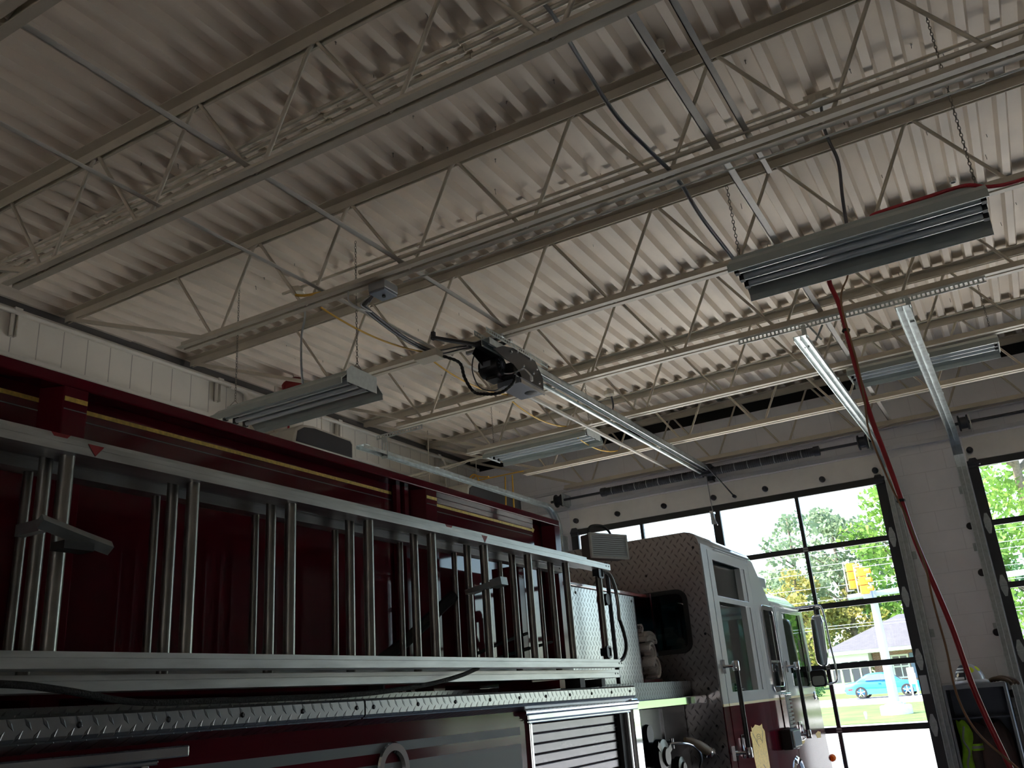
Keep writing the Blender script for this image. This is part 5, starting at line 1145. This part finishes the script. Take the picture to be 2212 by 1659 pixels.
# ------------------------------------------------------------------ trees
def tree(label, x, y, h, cr, cz, n, s, m, tr=.35, trunkvis=1.):
    t = thing('tree', label, 'tree', (x, y, gz(y)), 'trees across the road')
    rt = random.Random(int(x*13+y*7)); z0 = gz(y)
    tk = MB().tube([(x, y, z0), (x+.2, y, z0+h*.3), (x-.1, y, z0+h*.6), (x, y, z0+h*.9)], tr, 8, r1=tr*.3)
    for k in range(7):
        a = rt.uniform(0, 2*PI); hh = z0 + h*rt.uniform(.35, .75); L = cr*rt.uniform(.5, .9)
        tk.tube([(x, y, hh), (x+math.cos(a)*L*.5, y+math.sin(a)*L*.5, hh+L*.35), (x+math.cos(a)*L, y+math.sin(a)*L, hh+L*.6)], tr*.3, 6, r1=tr*.08)
    tk.build('trunk', mat('bark', (.16,.13,.10), .9, var=.3) if 'bark' not in bpy.data.materials else bpy.data.materials['bark'], t, smooth=60)
    cb = MB(); per = max(8, n//26)
    for k in range(26):
        a = rt.uniform(0, 2*PI); e = rt.uniform(-1, 1); q = math.sqrt(1-e*e)*rt.uniform(.25, .95)
        c = (x + cr*q*math.cos(a), y + cr*q*math.sin(a), z0 + cz + e*(h-cz)*.85)
        R_ = cr*rt.uniform(.26, .42); leaves(cb, c, (R_, R_, R_*.75), per, s, rt)
    cb.build('crown', m, t)
tree('tall pale pine-like tree left of the traffic lights', -15.36, 93.00, 18.24, 4.54, 11.35, 3200, .20, LM[3])
tree('tall grey-green tree behind the middle door mullion', -20.77, 99.00, 19.77, 5.17, 10.76, 3000, .22, LM[3])
tree('bright green tree directly behind the traffic lights', -9.33, 89.00, 18.85, 4.78, 10.85, 4200, .20, LM[0])
tree('bright green tree at the right edge of the left door', -3.46, 93.00, 19.87, 4.97, 11.35, 4000, .20, LM[0])
tree('yellowing tree low behind the house roof at left', -18.99, 89.00, 11.25, 3.91, 5.64, 3600, .16, LM[1])
tree('yellow-green tree left of the house above the car', -14.73, 91.00, 10.26, 3.47, 5.42, 3000, .16, LM[1])
tree('yellowing tree at the far left behind the cab mirror', -23.62, 91.00, 10.15, 4.12, 5.20, 2800, .17, LM[1])
tree('dark green tree between the yellow ones and the house', -12.23, 103.00, 10.59, 3.86, 5.36, 2600, .18, LM[2])
tree('dark green tree behind the house roof', -5.90, 104.00, 10.05, 4.50, 5.36, 2600, .18, LM[2])
tree('leafy tree with a leaning grey trunk behind the right-hand door', 1.30, 62.00, 17.00, 4.60, 9.00, 4200, .15, LM[0], .55)
tree('second leafy tree beyond the right-hand door', 6.50, 70.00, 17.00, 5.00, 9.00, 3600, .17, LM[0], .5)
tree('dark leafy tree low behind the right-hand door', 1.09, 87.00, 9.64, 4.89, 4.89, 2600, .18, LM[2])
tree('far green tree right of the second door', 12.50, 75.00, 15.00, 5.00, 8.00, 3000, .2, LM[0], .5)
tree('far dark tree right of the second door', 17.00, 90.00, 12.00, 6.00, 6.00, 2400, .22, LM[2], .5)
# ------------------------------------------------------------------ blue car
M['carblue'] = mat('bright blue car paint', (.02,.22,.52), .25, .3, coat=1.)
M['wheelrim'] = mat('polished car rim', (.75,.75,.78), .25, .9)
CY = 61.0; cz0 = gz(CY)+.0; cx0 = -11.05
cr_ = thing('car', 'blue two-door car parked in front of the white sunroom', 'car', (cx0+2.3, CY, cz0))
def sect(x, w_, zs):  # half-section widths at heights
    return [Vector((cx0+x, CY-w, cz0+z)) for w, z in zs] + [Vector((cx0+x, CY+w, cz0+z)) for w, z in zs[::-1]]
S = []
for x, hood, wd, lo in ((0,.78,.70,.45),(.08,.92,.82,.30),(.7,1.0,.90,.24),(1.2,1.02,.92,.22),(2.3,.94,.93,.22),(3.2,.95,.92,.22),(4.1,.86,.88,.22),(4.5,.74,.80,.28),(4.62,.58,.70,.35)):
    S.append(sect(x, wd, [(wd*.9, lo), (wd, lo+.15), (wd*1.0, hood*.62), (wd*.95, hood*.9), (wd*.8, hood)]))
MB().loft(S).build('car_body', M['carblue'], cr_, smooth=50)
G = []
for x, zt, wd in ((.75, 1.0, .80), (1.35, 1.36, .66), (1.7, 1.44, .62), (2.3, 1.44, .62), (2.7, 1.36, .64), (3.25, .95, .80)):
    G.append(sect(x, wd, [(.82, .90), (wd, zt-.06), (wd*.9, zt)]))
MB().loft(G).build('car_roof', M['carblue'], cr_, smooth=40)
MB().add([(cx0+1.30,CY-.80,cz0+1.02),(cx0+1.52,CY-.69,cz0+1.32),(cx0+2.25,CY-.67,cz0+1.36),(cx0+2.62,CY-.70,cz0+1.26),(cx0+2.95,CY-.83,cz0+1.0),
          (cx0+1.30,CY-.86,cz0+1.02),(cx0+1.52,CY-.74,cz0+1.32),(cx0+2.25,CY-.72,cz0+1.36),(cx0+2.62,CY-.75,cz0+1.26),(cx0+2.95,CY-.88,cz0+1.0)],
         [(0,1,2,3,4),(5,6,7,8,9),(0,1,6,5),(1,2,7,6),(2,3,8,7),(3,4,9,8),(4,0,5,9)]).build('side_glass', M['winglass'], cr_)
for x in (.98, 3.62):
    for sy in (-1, 1):
        yy = CY + sy*.86
        w_ = MB().lathe([(.22,-.11),(.33,-.11),(.345,-.06),(.345,.06),(.33,.11),(.22,.11)], (cx0+x, yy, cz0+.345), 1, 28).build('wheel', M['blackmat'], cr_, smooth=40)
        rm = MB().lathe([(.23,-.10*sy*-1),(.25,-.11*sy*-1),(.25,.0)], (cx0+x, yy, cz0+.345), 1, 28).lathe([(0,.12*sy),(.05,.12*sy),(.05,.09*sy)], (cx0+x, yy, cz0+.345), 1, 12)
        for k in range(5):
            a = 2*PI*k/5+.3; rm.obox((cx0+x+.13*math.cos(a), yy+.10*sy, cz0+.345+.13*math.sin(a)), (.24,.03,.055), Matrix.Rotation(-a, 3, 'Y'))
        rm.build('rim', M['wheelrim'], w_)
MB().box(cx0+2.05, cx0+2.2, CY-.935, CY-.90, cz0+.80, cz0+.84).build('door_handle', M['carblue'], cr_)
MB().box(cx0+.25, cx0+.5, CY-.88, CY-.80, cz0+.52, cz0+.58).build('side_marker', M['redtrim'], cr_)
# sign post and marker in the grass
sp = thing('sign_post', 'pale double-post sign seen from its edge beside the signal pole', 'sign', (-6.4, 54., gz(54)))
for dx in (0, .28): MB().box(-6.5+dx, -6.42+dx, 54, 54.1, gz(54)-.1, 1.75 if dx else 2.0).build('post', M['siding'], sp)
MB().box(-6.52, -6.16, 53.95, 53.99, 1.2, 2.05).build('board', mat('pale yellow board', (.62,.62,.45), .6), sp)
mk = lone(MB().lathe([(0,.08),(.05,.06),(.06,0),(.03,-.2),(0,-.2)], (-6.4, 38.2, gz(38.2)+.25), 2, 12), 'lawn_marker', 'small white knob standing in the grass left of the pole footing', 'marker', M['siding'], smooth=40)
